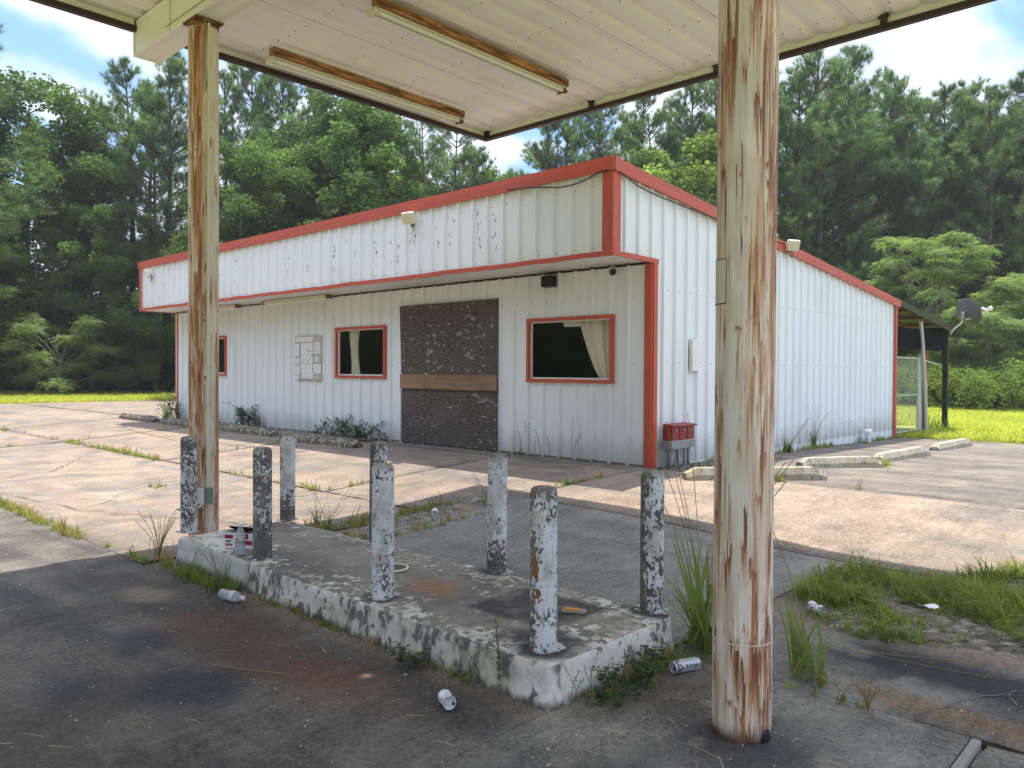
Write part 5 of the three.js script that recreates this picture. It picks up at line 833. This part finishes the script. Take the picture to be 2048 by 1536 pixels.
clump(0.3, 6.38, 906, 45, 0.2, 0.006, 0.12, 'ragged grass clump below the white island front, left of the denser one', { dry: 10, stems: 4 });
clump(-0.42, 6.3, 907, 18, 0.26, 0.006, 0.1, 'dry brown seeding weeds at the far left island corner', { m: MgrassDry, dry: 10, stems: 16 });
clump(0.15, -3.96, 908, 55, 0.34, 0.014, 0.08, 'bushy grass clump at the side wall foot, nearest the thick column', { dry: 3 });
clump(0.05, -5.3, 909, 26, 0.55, 0.012, 0.06, 'tall seeding grass against the side wall', { stems: 7, dry: 3, stemYaw: 0.6 });
clump(0.2, -7.4, 910, 40, 0.25, 0.01, 0.14, 'low grass clump by the white vent pipe', { stems: 3 });
clump(0.02, 1.8, 911, 26, 0.15, 0.008, 0.05, 'small bright grass tuft in the joint near the store corner', {});
clump(-14.75, 0.1, 912, 50, 0.7, 0.012, 0.14, 'tall grass at the far left corner of the store', { stems: 6 });
clump(-0.2, -14.2, 913, 90, 0.55, 0.014, 0.4, 'rough grass around the dark post of the lean-to', { stems: 6 });
clump(-4.3, 2.9, 914, 14, 0.2, 0.008, 0.05, 'lone grass tuft in the lot below the plywood', { stems: 3, m: MgrassDry });
clump(3.72, 5.75, 915, 14, 0.13, 0.008, 0.05, 'few broad blades beside the island end face', { m: Mgrass });
clump(4.55, 5.3, 916, 0.1, 0.1, 0.004, 0.03, 'leafless twiggy weed in the joint on the right', { m: MgrassDry, dry: 12, stems: 12 });
clump(0.0, 3.1, 917, 12, 0.3, 0.008, 0.1, 'sparse seeding grass on the gravel strip', { stems: 5 });
clump(1.85, -2.7, 918, 20, 0.14, 0.007, 0.12, 'dry yellow grass beside the second wheel stop', { m: MgrassDry });
clump(-11.5, 5.0, 919, 16, 0.35, 0.012, 0.06, 'isolated upright weed out in the left of the lot', { stems: 2 });

function leafyWeed(x, z, seed, o, label) {
  const r = mulberry(seed), st = [], P = [];
  const leaf = (p, yaw, len, w, tilt) => { const dx = Math.sin(yaw), dz = Math.cos(yaw), sx = dz, sz = -dx, e = [p[0] + dx * len * Math.cos(tilt), p[1] + len * Math.sin(tilt), p[2] + dz * len * Math.cos(tilt)], m = [(p[0] + e[0]) / 2, (p[1] + e[1]) / 2 + len * 0.06, (p[2] + e[2]) / 2], l = [m[0] + sx * w, m[1] - w * 0.2, m[2] + sz * w], q = [m[0] - sx * w, m[1] - w * 0.2, m[2] - sz * w]; P.push(...p, ...l, ...m, ...p, ...m, ...q, ...l, ...e, ...m, ...m, ...e, ...q); };
  for (let i = 0; i < o.n; i++) {
    const a = r() * 6.283, L = o.h * (0.5 + 0.6 * r()), k = (o.lean ?? 0.4) * (0.4 + r()), b = [(r() - 0.5) * o.spread, 0, (r() - 0.5) * o.spread], at = (t) => [b[0] + Math.sin(a) * L * k * t * t, L * (t - 0.15 * k * t * t), b[2] + Math.cos(a) * L * k * t * t];
    st.push(tube([at(0), at(0.5), at(1)], o.sw || 0.004, 4, 5));
    for (let j = 0; j < o.leaves; j++) { const t = 0.2 + 0.8 * (j + r()) / o.leaves, p = at(t), n = o.whorl || 1; for (let q = 0; q < n; q++) leaf(p, j * 2.4 + q * 6.283 / n + r() * 0.5, o.len * (0.6 + 0.7 * r()) * (1.15 - 0.4 * t), o.wid * (0.7 + 0.6 * r()), (o.tilt ?? 0.2) + (r() - 0.5) * 0.8); }
  }
  const t = thing('weed', label, 'weed', [x, ground(x, z) - 0.005, z]);
  part(t, 'stems', merge(st), o.sm || leafMat([0.12, 0.14, 0.05], 0.1)); part(t, 'leaves', triGeo(P), o.m || leafMat([0.045, 0.1, 0.03], 0.4)); return t;
}
leafyWeed(-10.3, 0.25, 931, { n: 7, h: 0.75, leaves: 7, len: 0.26, wid: 0.03, whorl: 3, spread: 0.3, lean: 0.7, tilt: -0.1 }, 'dark long-leaved weed against the front wall under the notice board');
leafyWeed(-6.6, 0.25, 932, { n: 22, h: 0.45, leaves: 9, len: 0.13, wid: 0.016, whorl: 3, spread: 0.9, lean: 0.8 }, 'spreading ferny weed at the wall foot beneath the window');
leafyWeed(-5.75, 0.2, 933, { n: 16, h: 0.36, leaves: 9, len: 0.1, wid: 0.014, whorl: 3, spread: 0.6, lean: 0.7 }, 'smaller ferny weed at the wall foot, touching the plywood');
leafyWeed(3.28, 6.32, 934, { n: 2, h: 0.34, leaves: 16, len: 0.035, wid: 0.003, whorl: 4, spread: 0.03, lean: 0.15, tilt: 0.5, sw: 0.002, m: MgrassDeep }, 'slender feathery green weed in front of the nearest island corner');
leafyWeed(2.72, 6.33, 935, { n: 9, h: 0.13, leaves: 6, len: 0.035, wid: 0.012, whorl: 2, spread: 0.16, lean: 1.1, sw: 0.0016 }, 'low leafy weed along the island front near the crushed can');
leafyWeed(3.62, 5.98, 936, { n: 16, h: 0.14, leaves: 7, len: 0.035, wid: 0.012, whorl: 2, spread: 0.34, lean: 1.1, sw: 0.0016 }, 'spreading leafy weed along the island end face');
leafyWeed(3.6, 5.62, 937, { n: 12, h: 0.16, leaves: 6, len: 0.04, wid: 0.014, whorl: 2, spread: 0.26, lean: 1, sw: 0.0016 }, 'dark leafy weed at the island end below the dark-sided bollard');
leafyWeed(3.1, 6.36, 938, { n: 8, h: 0.2, leaves: 4, len: 0.02, wid: 0.004, whorl: 2, spread: 0.2, lean: 0.5, sw: 0.0014, m: MgrassDry }, 'wiry sparse weeds against the island front');
leafyWeed(3.66, 6.15, 939, { n: 7, h: 0.26, leaves: 5, len: 0.02, wid: 0.004, whorl: 2, spread: 0.2, lean: 0.4, sw: 0.0014, m: MgrassDry }, 'wiry dry weeds against the island end face');
leafyWeed(-2.0, 0.16, 940, { n: 7, h: 0.55, leaves: 8, len: 0.04, wid: 0.006, whorl: 2, spread: 0.5, lean: 0.25, sw: 0.003 }, 'thin spindly weeds below the window by the store corner');
leafyWeed(-1.1, 0.16, 941, { n: 4, h: 0.6, leaves: 7, len: 0.03, wid: 0.005, whorl: 2, spread: 0.3, lean: 0.2, sw: 0.003 }, 'thin dry weeds between the window and the red corner post');
leafyWeed(0.35, -0.25, 942, { n: 14, h: 0.12, leaves: 6, len: 0.05, wid: 0.014, whorl: 2, spread: 0.9, lean: 0.9 }, 'low weeds at the foot of the meter pipes');
leafyWeed(-14.2, 0.3, 943, { n: 5, h: 0.8, leaves: 7, len: 0.3, wid: 0.035, whorl: 2, spread: 0.3, lean: 0.7, tilt: -0.2 }, 'long-leaved weed by the far left wall trim');
leafyWeed(-12.4, 0.2, 944, { n: 4, h: 0.4, leaves: 6, len: 0.2, wid: 0.03, whorl: 2, spread: 0.2, lean: 0.7 }, 'small dark weed on the walk between the two left weeds');

// ------------------------------------------------------------------ trees
function needleTuft(seed, n, L, w) { const r = mulberry(seed), P = []; for (let i = 0; i < n; i++) { const a = r() * 6.283, t = Math.pow(r(), 0.7) * 1.75, l = L * (0.7 + 0.5 * r()), d = [Math.sin(t) * Math.cos(a), Math.cos(t), Math.sin(t) * Math.sin(a)], o = r() * L * 0.5, q = r() * 6.28, c = [Math.cos(q) * w, 0, Math.sin(q) * w]; P.push(-c[0], o, -c[2], c[0], o, c[2], d[0] * l, o + d[1] * l, d[2] * l); } return triGeo(P); }
function leafClump(seed, n, R, l, w) { const r = mulberry(seed), P = []; for (let i = 0; i < n; i++) { const a = r() * 6.283, y = r() * 2 - 1, q = R * Math.cbrt(r()), s = Math.sqrt(1 - y * y), c = V(Math.cos(a) * s * q, y * q * 0.8, Math.sin(a) * s * q), d = V(r() - 0.5, -0.15 + (r() - 0.5) * 0.7, r() - 0.5).normalize(), sd = V(r() - 0.5, (r() - 0.5) * 0.5, r() - 0.5).cross(d).normalize(), k = 0.7 + 0.6 * r(), A = c, B = c.clone().addScaledVector(d, l * k), m = c.clone().addScaledVector(d, l * k * 0.45), E1 = m.clone().addScaledVector(sd, w * k), E2 = m.clone().addScaledVector(sd, -w * k); P.push(...A.toArray(), ...E1.toArray(), ...B.toArray(), ...A.toArray(), ...B.toArray(), ...E2.toArray()); } return triGeo(P); }
const TUFTS = [needleTuft(1, 30, 0.3, 0.011), needleTuft(2, 30, 0.27, 0.011)];
const CLUMPS = [leafClump(3, 22, 0.34, 0.19, 0.055), leafClump(4, 22, 0.38, 0.16, 0.05)];
const Mpine = leafMat([0.105, 0.19, 0.068], 0.5), Mleaf = leafMat([0.105, 0.195, 0.045], 0.5), MleafL = leafMat([0.17, 0.27, 0.05], 0.5), Mmim = leafMat([0.18, 0.28, 0.06], 0.55);
const Mbark = mat([0.085, 0.068, 0.055], 0.95), MbarkP = mat([0.1, 0.076, 0.062], 0.95), Mtwig = mat([0.2, 0.17, 0.14], 0.95);
function pineProto(seed, H, bare, width, dens = 1) {
  const r = mulberry(seed), g = new THREE.Group(), wood = [], ms = [], cs = [];
  const bend = (y) => [0.25 * Math.sin(y * 0.21 + seed) * (y / H), y, 0.25 * Math.cos(y * 0.17 + seed * 2) * (y / H)];
  let R0 = H * 0.0115; for (let i = 0; i < 8; i++) { const a = (H * 0.985 * i) / 8, b = (H * 0.985 * (i + 1)) / 8; wood.push(rod(bend(a), bend(b), R0 * (1 - i / 8) + 0.025, R0 * (1 - (i + 1) / 8) + 0.025, 8)); }
  let y = H * bare * 0.75;
  while (y < H * 0.985) {
    const t = (y - H * bare) / (H * (1 - bare)), base = bend(y), n = 2 + Math.floor(r() * 2.6);
    for (let k = 0; k < n; k++) {
      const az = r() * 6.283, prof = t < 0 ? 0.35 * r() : Math.pow(Math.sin(Math.PI * clamp(0.16 + 0.84 * t) ** 0.75), 0.8) * (0.6 + 0.55 * r()) + 0.06, L = width * prof + 0.15, up = lerp(0.4, 1.25, clamp(t)) + (r() - 0.5) * 0.5;
      if (t < 0 && r() < 0.5) { wood.push(rod(base, [base[0] + Math.cos(az) * L, base[1] + L * 0.1, base[2] + Math.sin(az) * L], 0.02, 0.006, 4)); continue; }
      const at = (s) => V(base[0] + Math.cos(az) * L * s * Math.cos(up * 0.6), base[1] + L * (Math.sin(up * 0.6) * s + 0.22 * s * s), base[2] + Math.sin(az) * L * s * Math.cos(up * 0.6));
      wood.push(rod(base, at(0.5).toArray(), 0.03 + 0.008 * L, 0.018 + 0.003 * L, 4), rod(at(0.5).toArray(), at(1).toArray(), 0.018 + 0.003 * L, 0.005, 4));
      const m = Math.round((6 + L * 9.5) * dens), lk = 0.6 + 0.85 * r();
      for (let j = 0; j < m; j++) {
        const s = 0.25 + 0.75 * Math.sqrt(r()), p = at(s), sp = 0.16 + 0.34 * L * 0.5 * s, off = V((r() - 0.5) * 2, (r() - 0.35) * 0.9, (r() - 0.5) * 2).multiplyScalar(sp * 0.62); p.add(off);
        ms.push(place(p, V(off.x + Math.cos(az) * 0.35, 0.75 + r() * 0.9, off.z + Math.sin(az) * 0.35), 0.8 + 0.55 * r(), r() * 6.28)); cs.push(tint(r, 0.65 * lk, 1.3 * lk, 0.6));
      }
    }
    y += H * 0.026 * (0.7 + 0.7 * r());
  }
  for (let j = 0; j < 14; j++) { const p = bend(H * (0.94 + 0.06 * r())); ms.push(place(V(p[0] + (r() - 0.5) * 0.3, p[1], p[2] + (r() - 0.5) * 0.3), V((r() - 0.5) * 0.5, 1, (r() - 0.5) * 0.5), 0.9, r() * 6)); cs.push(tint(r, 0.9, 1.4, 0.4)); }
  part(g, 'trunk', merge(wood), MbarkP); stuff('crown', TUFTS[seed % 2], Mpine, ms, cs, null, null, g);
  return g;
}
function broadProto(seed, H, width, o = {}) {
  const r = mulberry(seed), g = new THREE.Group(), wood = [], ms = [], cs = [], R0 = H * 0.013, yb = H * (o.bare ?? 0.2);
  wood.push(rod([0, -0.2, 0], [0.1, yb + H * 0.2, 0.05], R0, R0 * 0.7, 8), rod([0.1, yb + H * 0.2, 0.05], [0.2, H * 0.92, 0], R0 * 0.7, 0.03, 7));
  const lobes = []; const N = Math.round((o.lobes || 26) * 1.7);
  for (let i = 0; i < N; i++) { const t = (i + r()) / N, a = r() * 6.283 + i * 2.4, prof = Math.pow(Math.sin(Math.PI * (0.1 + 0.86 * t)), 0.7), q = width * prof * (0.35 + 0.65 * Math.sqrt(r())), c = V(0.15 + Math.cos(a) * q, yb + (H - yb) * t, Math.sin(a) * q); lobes.push([c, (0.5 + 0.6 * r()) * width * 0.27]); wood.push(rod([0.12, c.y - q * 0.55, 0.03], c.toArray(), 0.02 + 0.012 * q, 0.008, 4)); }
  for (const [c, R] of lobes) { const n = Math.round((o.dens || 52) * (0.7 + 0.6 * r()) * Math.min(1.6, R)); const lk = 0.6 + 0.75 * r(); for (let j = 0; j < n; j++) { const d = V(r() * 2 - 1, r() * 2 - 1, r() * 2 - 1).normalize().multiplyScalar(R * Math.pow(r(), 0.4)); d.y *= 0.72; ms.push(place(c.clone().add(d), V(d.x * 0.5, 1, d.z * 0.5), 0.75 + 0.6 * r(), r() * 6.28)); cs.push(tint(r, 0.65 * lk, 1.3 * lk, 0.5)); } }
  part(g, 'trunk', merge(wood), Mbark); stuff('crown', CLUMPS[seed % 2], o.m || Mleaf, ms, cs, null, null, g);
  return g;
}
const PINES = [pineProto(1, 19, 0.36, 3.1), pineProto(2, 19, 0.42, 2.7), pineProto(3, 19, 0.22, 3.2, 1.05), pineProto(4, 19, 0.3, 3.0), pineProto(5, 19, 0.1, 3.6, 1.1), pineProto(6, 19, 0.52, 2.5, 0.8)];
const BROADS = [broadProto(11, 14, 3.7), broadProto(12, 14, 3.2, { lobes: 30 }), broadProto(13, 13, 4.3, { lobes: 32, bare: 0.1 }), broadProto(14, 12, 3.0, { m: MleafL, lobes: 22 })];
function tree(proto, name, x, z, h, label, group, H0, seed, wide = 1) {
  const g = proto.clone(); g.name = numbered(name); const s = h / H0; g.position.set(x, ground(x, z) - 0.15, z); g.scale.set(s * wide, s, s * wide); g.rotation.y = hash(seed, 7, 3) * 6.283;
  g.userData = { label, category: 'tree' }; if (group) g.userData.group = group; scene.add(g); return g;
}
let ti = 0;
const RIGHT = 'tall pine in the dense dark forest wall behind the lawn on the right', MID = 'pine rising behind the roof of the white store', LEFT = 'slender pine with bare lower trunk left of the far canopy column', BACK = 'pine deep in the forest behind the front row of trees';
const pineRow = (list, label, group, pick) => list.forEach(([x, z, h]) => { ti++; tree(PINES[pick[ti % pick.length]], 'pine_tree', x, z, h, label, group, 19, ti, 0.95 + 0.25 * hash(ti, 2, 2)); });
pineRow([[-13.6, -36.1, 19], [-11.6, -35.2, 19.7], [-12.9, -42.2, 21.8], [-12.4, -45.4, 20], [-9.1, -40.2, 18.8], [-9.7, -47.9, 19.2], [-7.5, -43.1, 18.3], [-8.6, -53.1, 19.4], [-5.8, -46, 18.7], [-5.3, -49.3, 17.9], [-3.6, -45.4, 17.5], [-3, -48.6, 19], [-2.2, -52.1, 20.7], [1.2, -47.5, 21], [-8, -38.5, 15.5], [-4.6, -41, 16.5], [-11, -38, 17], [-1.2, -44, 17.5], [-7.2, -46.5, 19.5], [-10.8, -45, 20], [-4.4, -50, 20.5], [-0.6, -49, 19.5], [-15.6, -39.5, 19.5], [-10.5, -43, 17], [-6.4, -41.2, 15]], RIGHT, 'pines of the forest wall on the right', [2, 3, 4, 2, 0, 4]);
pineRow([[-18.7, -50.4, 22], [-16.9, -54.8, 24], [-13.4, -58.1, 23], [-8.5, -62.7, 22.5], [-4, -60, 22], [0.5, -60, 21], [4, -56, 21], [-22, -46, 19], [-27, -42, 17]], BACK, 'pines deep in the forest', [3, 0, 2]);
pineRow([[-39.8, -14.3, 19.6], [-36.9, -14.3, 19.7], [-33.9, -14.4, 18.1], [-37.9, -18.9, 19.1], [-26.4, -18.7, 15], [-29.7, -23.7, 16.6], [-25.8, -21.9, 13.9], [-21.7, -23, 15.8], [-23.4, -26.9, 17.8], [-20.9, -26.5, 16.8], [-20, -30, 18.1], [-16.8, -30.3, 17.7], [-19.1, -36.4, 20.5], [-36, -20.6, 17.5], [-15.2, -33, 19.5], [-17.8, -27.4, 15.5]], MID, 'pines behind the store', [0, 3, 1, 2, 0]);
pineRow([[-40, -8.6, 18.4], [-36.5, -9.2, 18.3], [-35.6, -8.2, 15.5], [-45.4, -11.9, 19.4], [-43.3, -8.3, 16.7]], LEFT, 'slender pines at the left', [5, 1, 5]);
tree(PINES[4], 'pine_tree', -33.5, 3.6, 20.5, 'big dark pine reaching in at the top left edge of the view', null, 19, 71, 1.35);
tree(PINES[2], 'pine_tree', -36.5, 1.2, 17.5, 'dark pine standing behind the one at the left edge', null, 19, 72, 1.3);
const BR = 'leafy green broadleaf tree growing behind the store roof', BLf = 'broad leafy tree in the dark tree belt at the left behind the lawn';
[[-28, -8.9, 11.6, 0], [-28.6, -11.1, 11.5, 1], [-28, -14.4, 15.3, 0], [-25.3, -14.2, 13.9, 1], [-30.5, -14.8, 14.1, 2], [-28.9, -19, 13.1, 3], [-16.6, -25.1, 12.6, 3], [-26.2, -24.3, 13, 1], [-15.8, -28.4, 13.6, 3], [-19.5, -21.8, 9.5, 2], [-22.5, -18.5, 9.5, 0]].forEach(([x, z, h, k]) => { ti++; tree(BROADS[k], 'broadleaf_tree', x, z, h, BR, 'broadleaf trees behind the store', [14, 14, 13, 12][k], ti); });
[[-40.7, -3.6, 16.2, 0], [-43.5, -0.6, 17, 1], [-41.9, -6.9, 13.5, 2], [-42.7, -11.7, 9.5, 2], [-46, 3.5, 17.5, 0], [-36.9, -5.6, 9.5, 1], [-35.0, -7.0, 7.5, 2], [-40.5, 4.0, 12, 2], [-36, -11.5, 9, 0]].forEach(([x, z, h, k]) => { ti++; tree(BROADS[k], 'broadleaf_tree', x, z, h, BLf, 'broadleaf trees in the left tree belt', [14, 14, 13, 12][k], ti); });
// trees across the road behind the camera: they darken the window glass
[[-42, 34], [-36, 37], [-30, 35], [-24, 38], [-18, 36], [-12, 39], [-6, 36], [0, 38], [-48, 30], [-54, 26], [-58, 20], [6, 37], [12, 38]].forEach(([x, z], i) => { ti++; i % 2 ? tree(BROADS[i % 3], 'broadleaf_tree', x, z, 13 + (i % 4), 'leafy tree across the road facing the store', 'trees across the road', 14, ti, 1.3) : tree(PINES[2 + (i % 3)], 'pine_tree', x, z, 17 + (i % 3), 'pine across the road facing the store', 'pines across the road', 19, ti, 1.4); });

// mimosa: flat layers of feathery fronds
function frond(seed) { const r = mulberry(seed), P = []; for (let k = 0; k < 5; k++) { const a = (k / 5) * 6.283 + r(), L = 0.42 + 0.2 * r(), dx = Math.cos(a), dz = Math.sin(a); for (let j = 1; j <= 5; j++) { const t = j / 5, q = L * t, w = 0.14 * Math.sin(Math.PI * (0.15 + 0.75 * t)), y = 0.03 * Math.sin(t * 3) - 0.12 * t * t; for (const s of [-1, 1]) { const bx = dx * q, bz = dz * q; P.push(bx, y, bz, bx + dx * 0.06, y, bz + dz * 0.06, bx - dz * s * w + dx * 0.07, y - 0.03, bz + dx * s * w + dz * 0.07); } } } return triGeo(P); }
const FR = [frond(1), frond(2)];
function mimosa(x, z, h, wdt, seed, label, layers = 16, dens = 60) {
  const r = mulberry(seed), t = thing('mimosa_tree', label, 'tree', [x, ground(x, z) - 0.1, z]), wood = [], ms = [], cs = [];
  wood.push(rod([0, 0, 0], [0.15, h * 0.4, 0.1], 0.11, 0.08, 7));
  for (let i = 0; i < layers; i++) {
    const tt = (i + 0.6 * r()) / layers, a = i * 2.399 + r() * 0.6, q = wdt * (0.3 + 0.7 * Math.sqrt(1 - tt * tt * 0.8)) * (0.35 + 0.65 * r()), c = V(Math.cos(a) * q, h * (0.18 + 0.8 * tt), Math.sin(a) * q), Rr = wdt * (0.16 + 0.17 * r());
    wood.push(tube([[0.1, h * (0.1 + 0.42 * tt), 0.08], [c.x * 0.5, c.y * 0.8, c.z * 0.5], [c.x, c.y - 0.05, c.z]], 0.028, 4, 5));
    for (let j = 0; j < dens; j++) { const b = r() * 6.283, d = Rr * Math.sqrt(r()), p = V(c.x + Math.cos(b) * d, c.y + 0.3 * (r() - 0.5) - 0.12 * (d / Rr) ** 2, c.z + Math.sin(b) * d); ms.push(place(p, V(Math.cos(b) * 0.3 * d / Rr + (r() - 0.5) * 1.1, 1, Math.sin(b) * 0.3 * d / Rr + (r() - 0.5) * 1.1), 0.55 + 0.5 * r(), r() * 6)); cs.push(tint(r, 0.7, 1.3, 0.4)); }
  }
  part(t, 'trunk', merge(wood), Mtwig); stuff('crown', FR[seed % 2], Mmim, ms, cs, null, null, t); return t;
}
mimosa(-4.9, -31.5, 8.2, 3.1, 951, 'light green mimosa with flat feathery layers above the lean-to', 44, 34);
mimosa(-0.7, -33, 6.2, 3.6, 952, 'lower light green mimosa right of the satellite dish', 44, 34);
mimosa(-2.9, -29.5, 4.6, 2.2, 953, 'bushy young mimosa just behind the satellite dish', 34, 32);
mimosa(-34.6, -3.4, 3.9, 2.3, 954, 'small mimosa with drooping fronds on the lawn at the left', 20, 22);
mimosa(-27.2, -8, 5, 2.0, 955, 'mimosa in the dark tree belt beside the far left store corner', 30, 36);

// undergrowth, forest edge and lawn grass: nobody could count these
{
  const r = mulberry(61), ms = [[], []], cs = [[], []], add = (k, x, y, z, s, t) => { ms[k].push(place(V(x, y, z), V(r() - 0.5, 1.2, r() - 0.5), s, r() * 6.28)); cs[k].push(t); };
  const bank = (a, b, n, dep, hMax, k, lo, hi, sc = 1) => { for (let i = 0; i < n; i++) { const t = r(), x = lerp(a[0], b[0], t) + (r() - 0.5) * dep, z = lerp(a[1], b[1], t) + (r() - 0.5) * dep, hh = hMax * (0.35 + 0.9 * fbm(x * 0.35, z * 0.35, 3, 71)), y = ground(x, z) + hh * Math.pow(r(), 0.8); add(k, x, y, z, sc * (0.7 + 0.8 * r()), tint(r, lo, hi, 0.5)); } };
  bank([-12, -28.5], [5, -29.5], 5200, 6, 2.6, 1, 0.55, 1.35, 0.5);            // bright brush at the right lawn edge
  bank([-20, -34], [6, -38], 5600, 4, 5.5, 0, 0.45, 0.95, 1.2);           // darker layer behind it
  bank([-40.5, -8.5], [-33, -12.5], 3000, 3.5, 3.8, 0, 0.4, 0.9, 1.1); bank([-34.5, -10.5], [-20, -24], 3600, 4, 4.5, 0, 0.5, 1.0, 1.1);
  bank([-58, -8], [-57, 10], 3200, 4, 5, 0, 0.35, 0.8, 1.2); bank([-40, -7.5], [-44, -3], 1600, 3, 3.6, 0, 0.35, 0.9, 1.1);  bank([-20, -24], [-14, -33], 2000, 4, 4.5, 0, 0.5, 1, 1.1);
  bank([-64, 20], [-30, 33], 3600, 5, 7, 0, 0.4, 0.9, 1.6); bank([-30, 33], [14, 36], 3400, 5, 7, 0, 0.4, 0.9, 1.6);       // across the road, mirrored in the panes
  stuff('undergrowth', CLUMPS[0], Mleaf, ms[0], cs[0], 'dark leafy undergrowth below the forest trees', 'undergrowth');
  stuff('brush', CLUMPS[1], MleafL, ms[1], cs[1], 'bright green brush along the far lawn edge on the right', 'brush');
  const fm = [], fc = []; // the wood beyond: one far mass of foliage
  for (let i = 0; i < 15000; i++) { const t = r(), a = lerp(-2.45, -1.48, t), R = 66 + r() * 16, x = 5.7 + Math.cos(a) * R * 1.0, z = 8.8 + Math.sin(a) * R, hh = lerp(9, 18, sm(0.35, 0.62, t)) * (0.55 + 0.7 * fbm(a * 22, 3, 3, 81)); fm.push(place(V(x, hh * Math.pow(r(), 0.75), z), V(r() - 0.5, 1, r() - 0.5), 1.5 + 1.5 * r(), r() * 6)); fc.push(tint(r, 0.5, 1.05, 0.3)); }
  for (let i = 0; i < 4500; i++) { const t = r(), a = lerp(-3.35, -2.45, t), R = 64 + r() * 14, x = 5.7 + Math.cos(a) * R, z = 8.8 + Math.sin(a) * R, hh = 6.5 * (0.5 + 0.8 * fbm(a * 22, 3, 3, 81)); fm.push(place(V(x, hh * Math.pow(r(), 0.75), z), V(r() - 0.5, 1, r() - 0.5), 1.5 + 1.4 * r(), r() * 6)); fc.push(tint(r, 0.45, 0.95, 0.3)); }
  stuff('distant_wood', CLUMPS[0], Mleaf, fm, fc, 'far wood seen as one mass between the nearer trunks', 'wood');
}
{
  const tufts = grassTuft(21, 9, 0.13, 0.014, 0.12), r = mulberry(63), ms = [], cs = [];
  const add = (x, z, s) => { ms.push(place(V(x, ground(x, z) - 0.005, z), V((r() - 0.5) * 0.5, 1, (r() - 0.5) * 0.5), s, r() * 6.28)); const n = fbm(x * 0.5, z * 0.5, 3, 91); cs.push(tint(r, 0.7 + 0.3 * n, 1.15 + 0.3 * n, 0.5)); };
  for (let i = 0; i < 24000; i++) { const z = -10.4 - Math.pow(r(), 1.5) * 25, x = -10 + r() * 19; if (x < -0.3 && z > -15) continue; if (z > -10.55 - 0.1 * x + 0.5 * (fbm(x * 0.8, 2, 3, 9) - 0.5)) continue; add(x, z, 0.7 + 0.9 * r()); }
  for (let i = 0; i < 36000; i++) { const x = -26.6 - Math.pow(r(), 1.2) * 29, z = -14 + r() * 24; add(x, z, 0.8 + 1.1 * r()); }
  for (let i = 0; i < 3500; i++) { const x = -27 + r() * 12, z = -6.6 - r() * 5; add(x, z, 0.8 + r()); }
  stuff('lawn_grass', tufts, MlawnBlade, ms, cs, 'sunlit mown lawn grass around the lot', 'grass');
}
scene.traverse((o) => { if (o.isMesh) { o.castShadow = true; o.receiveShadow = true; } });
renderer.render(scene, camera);
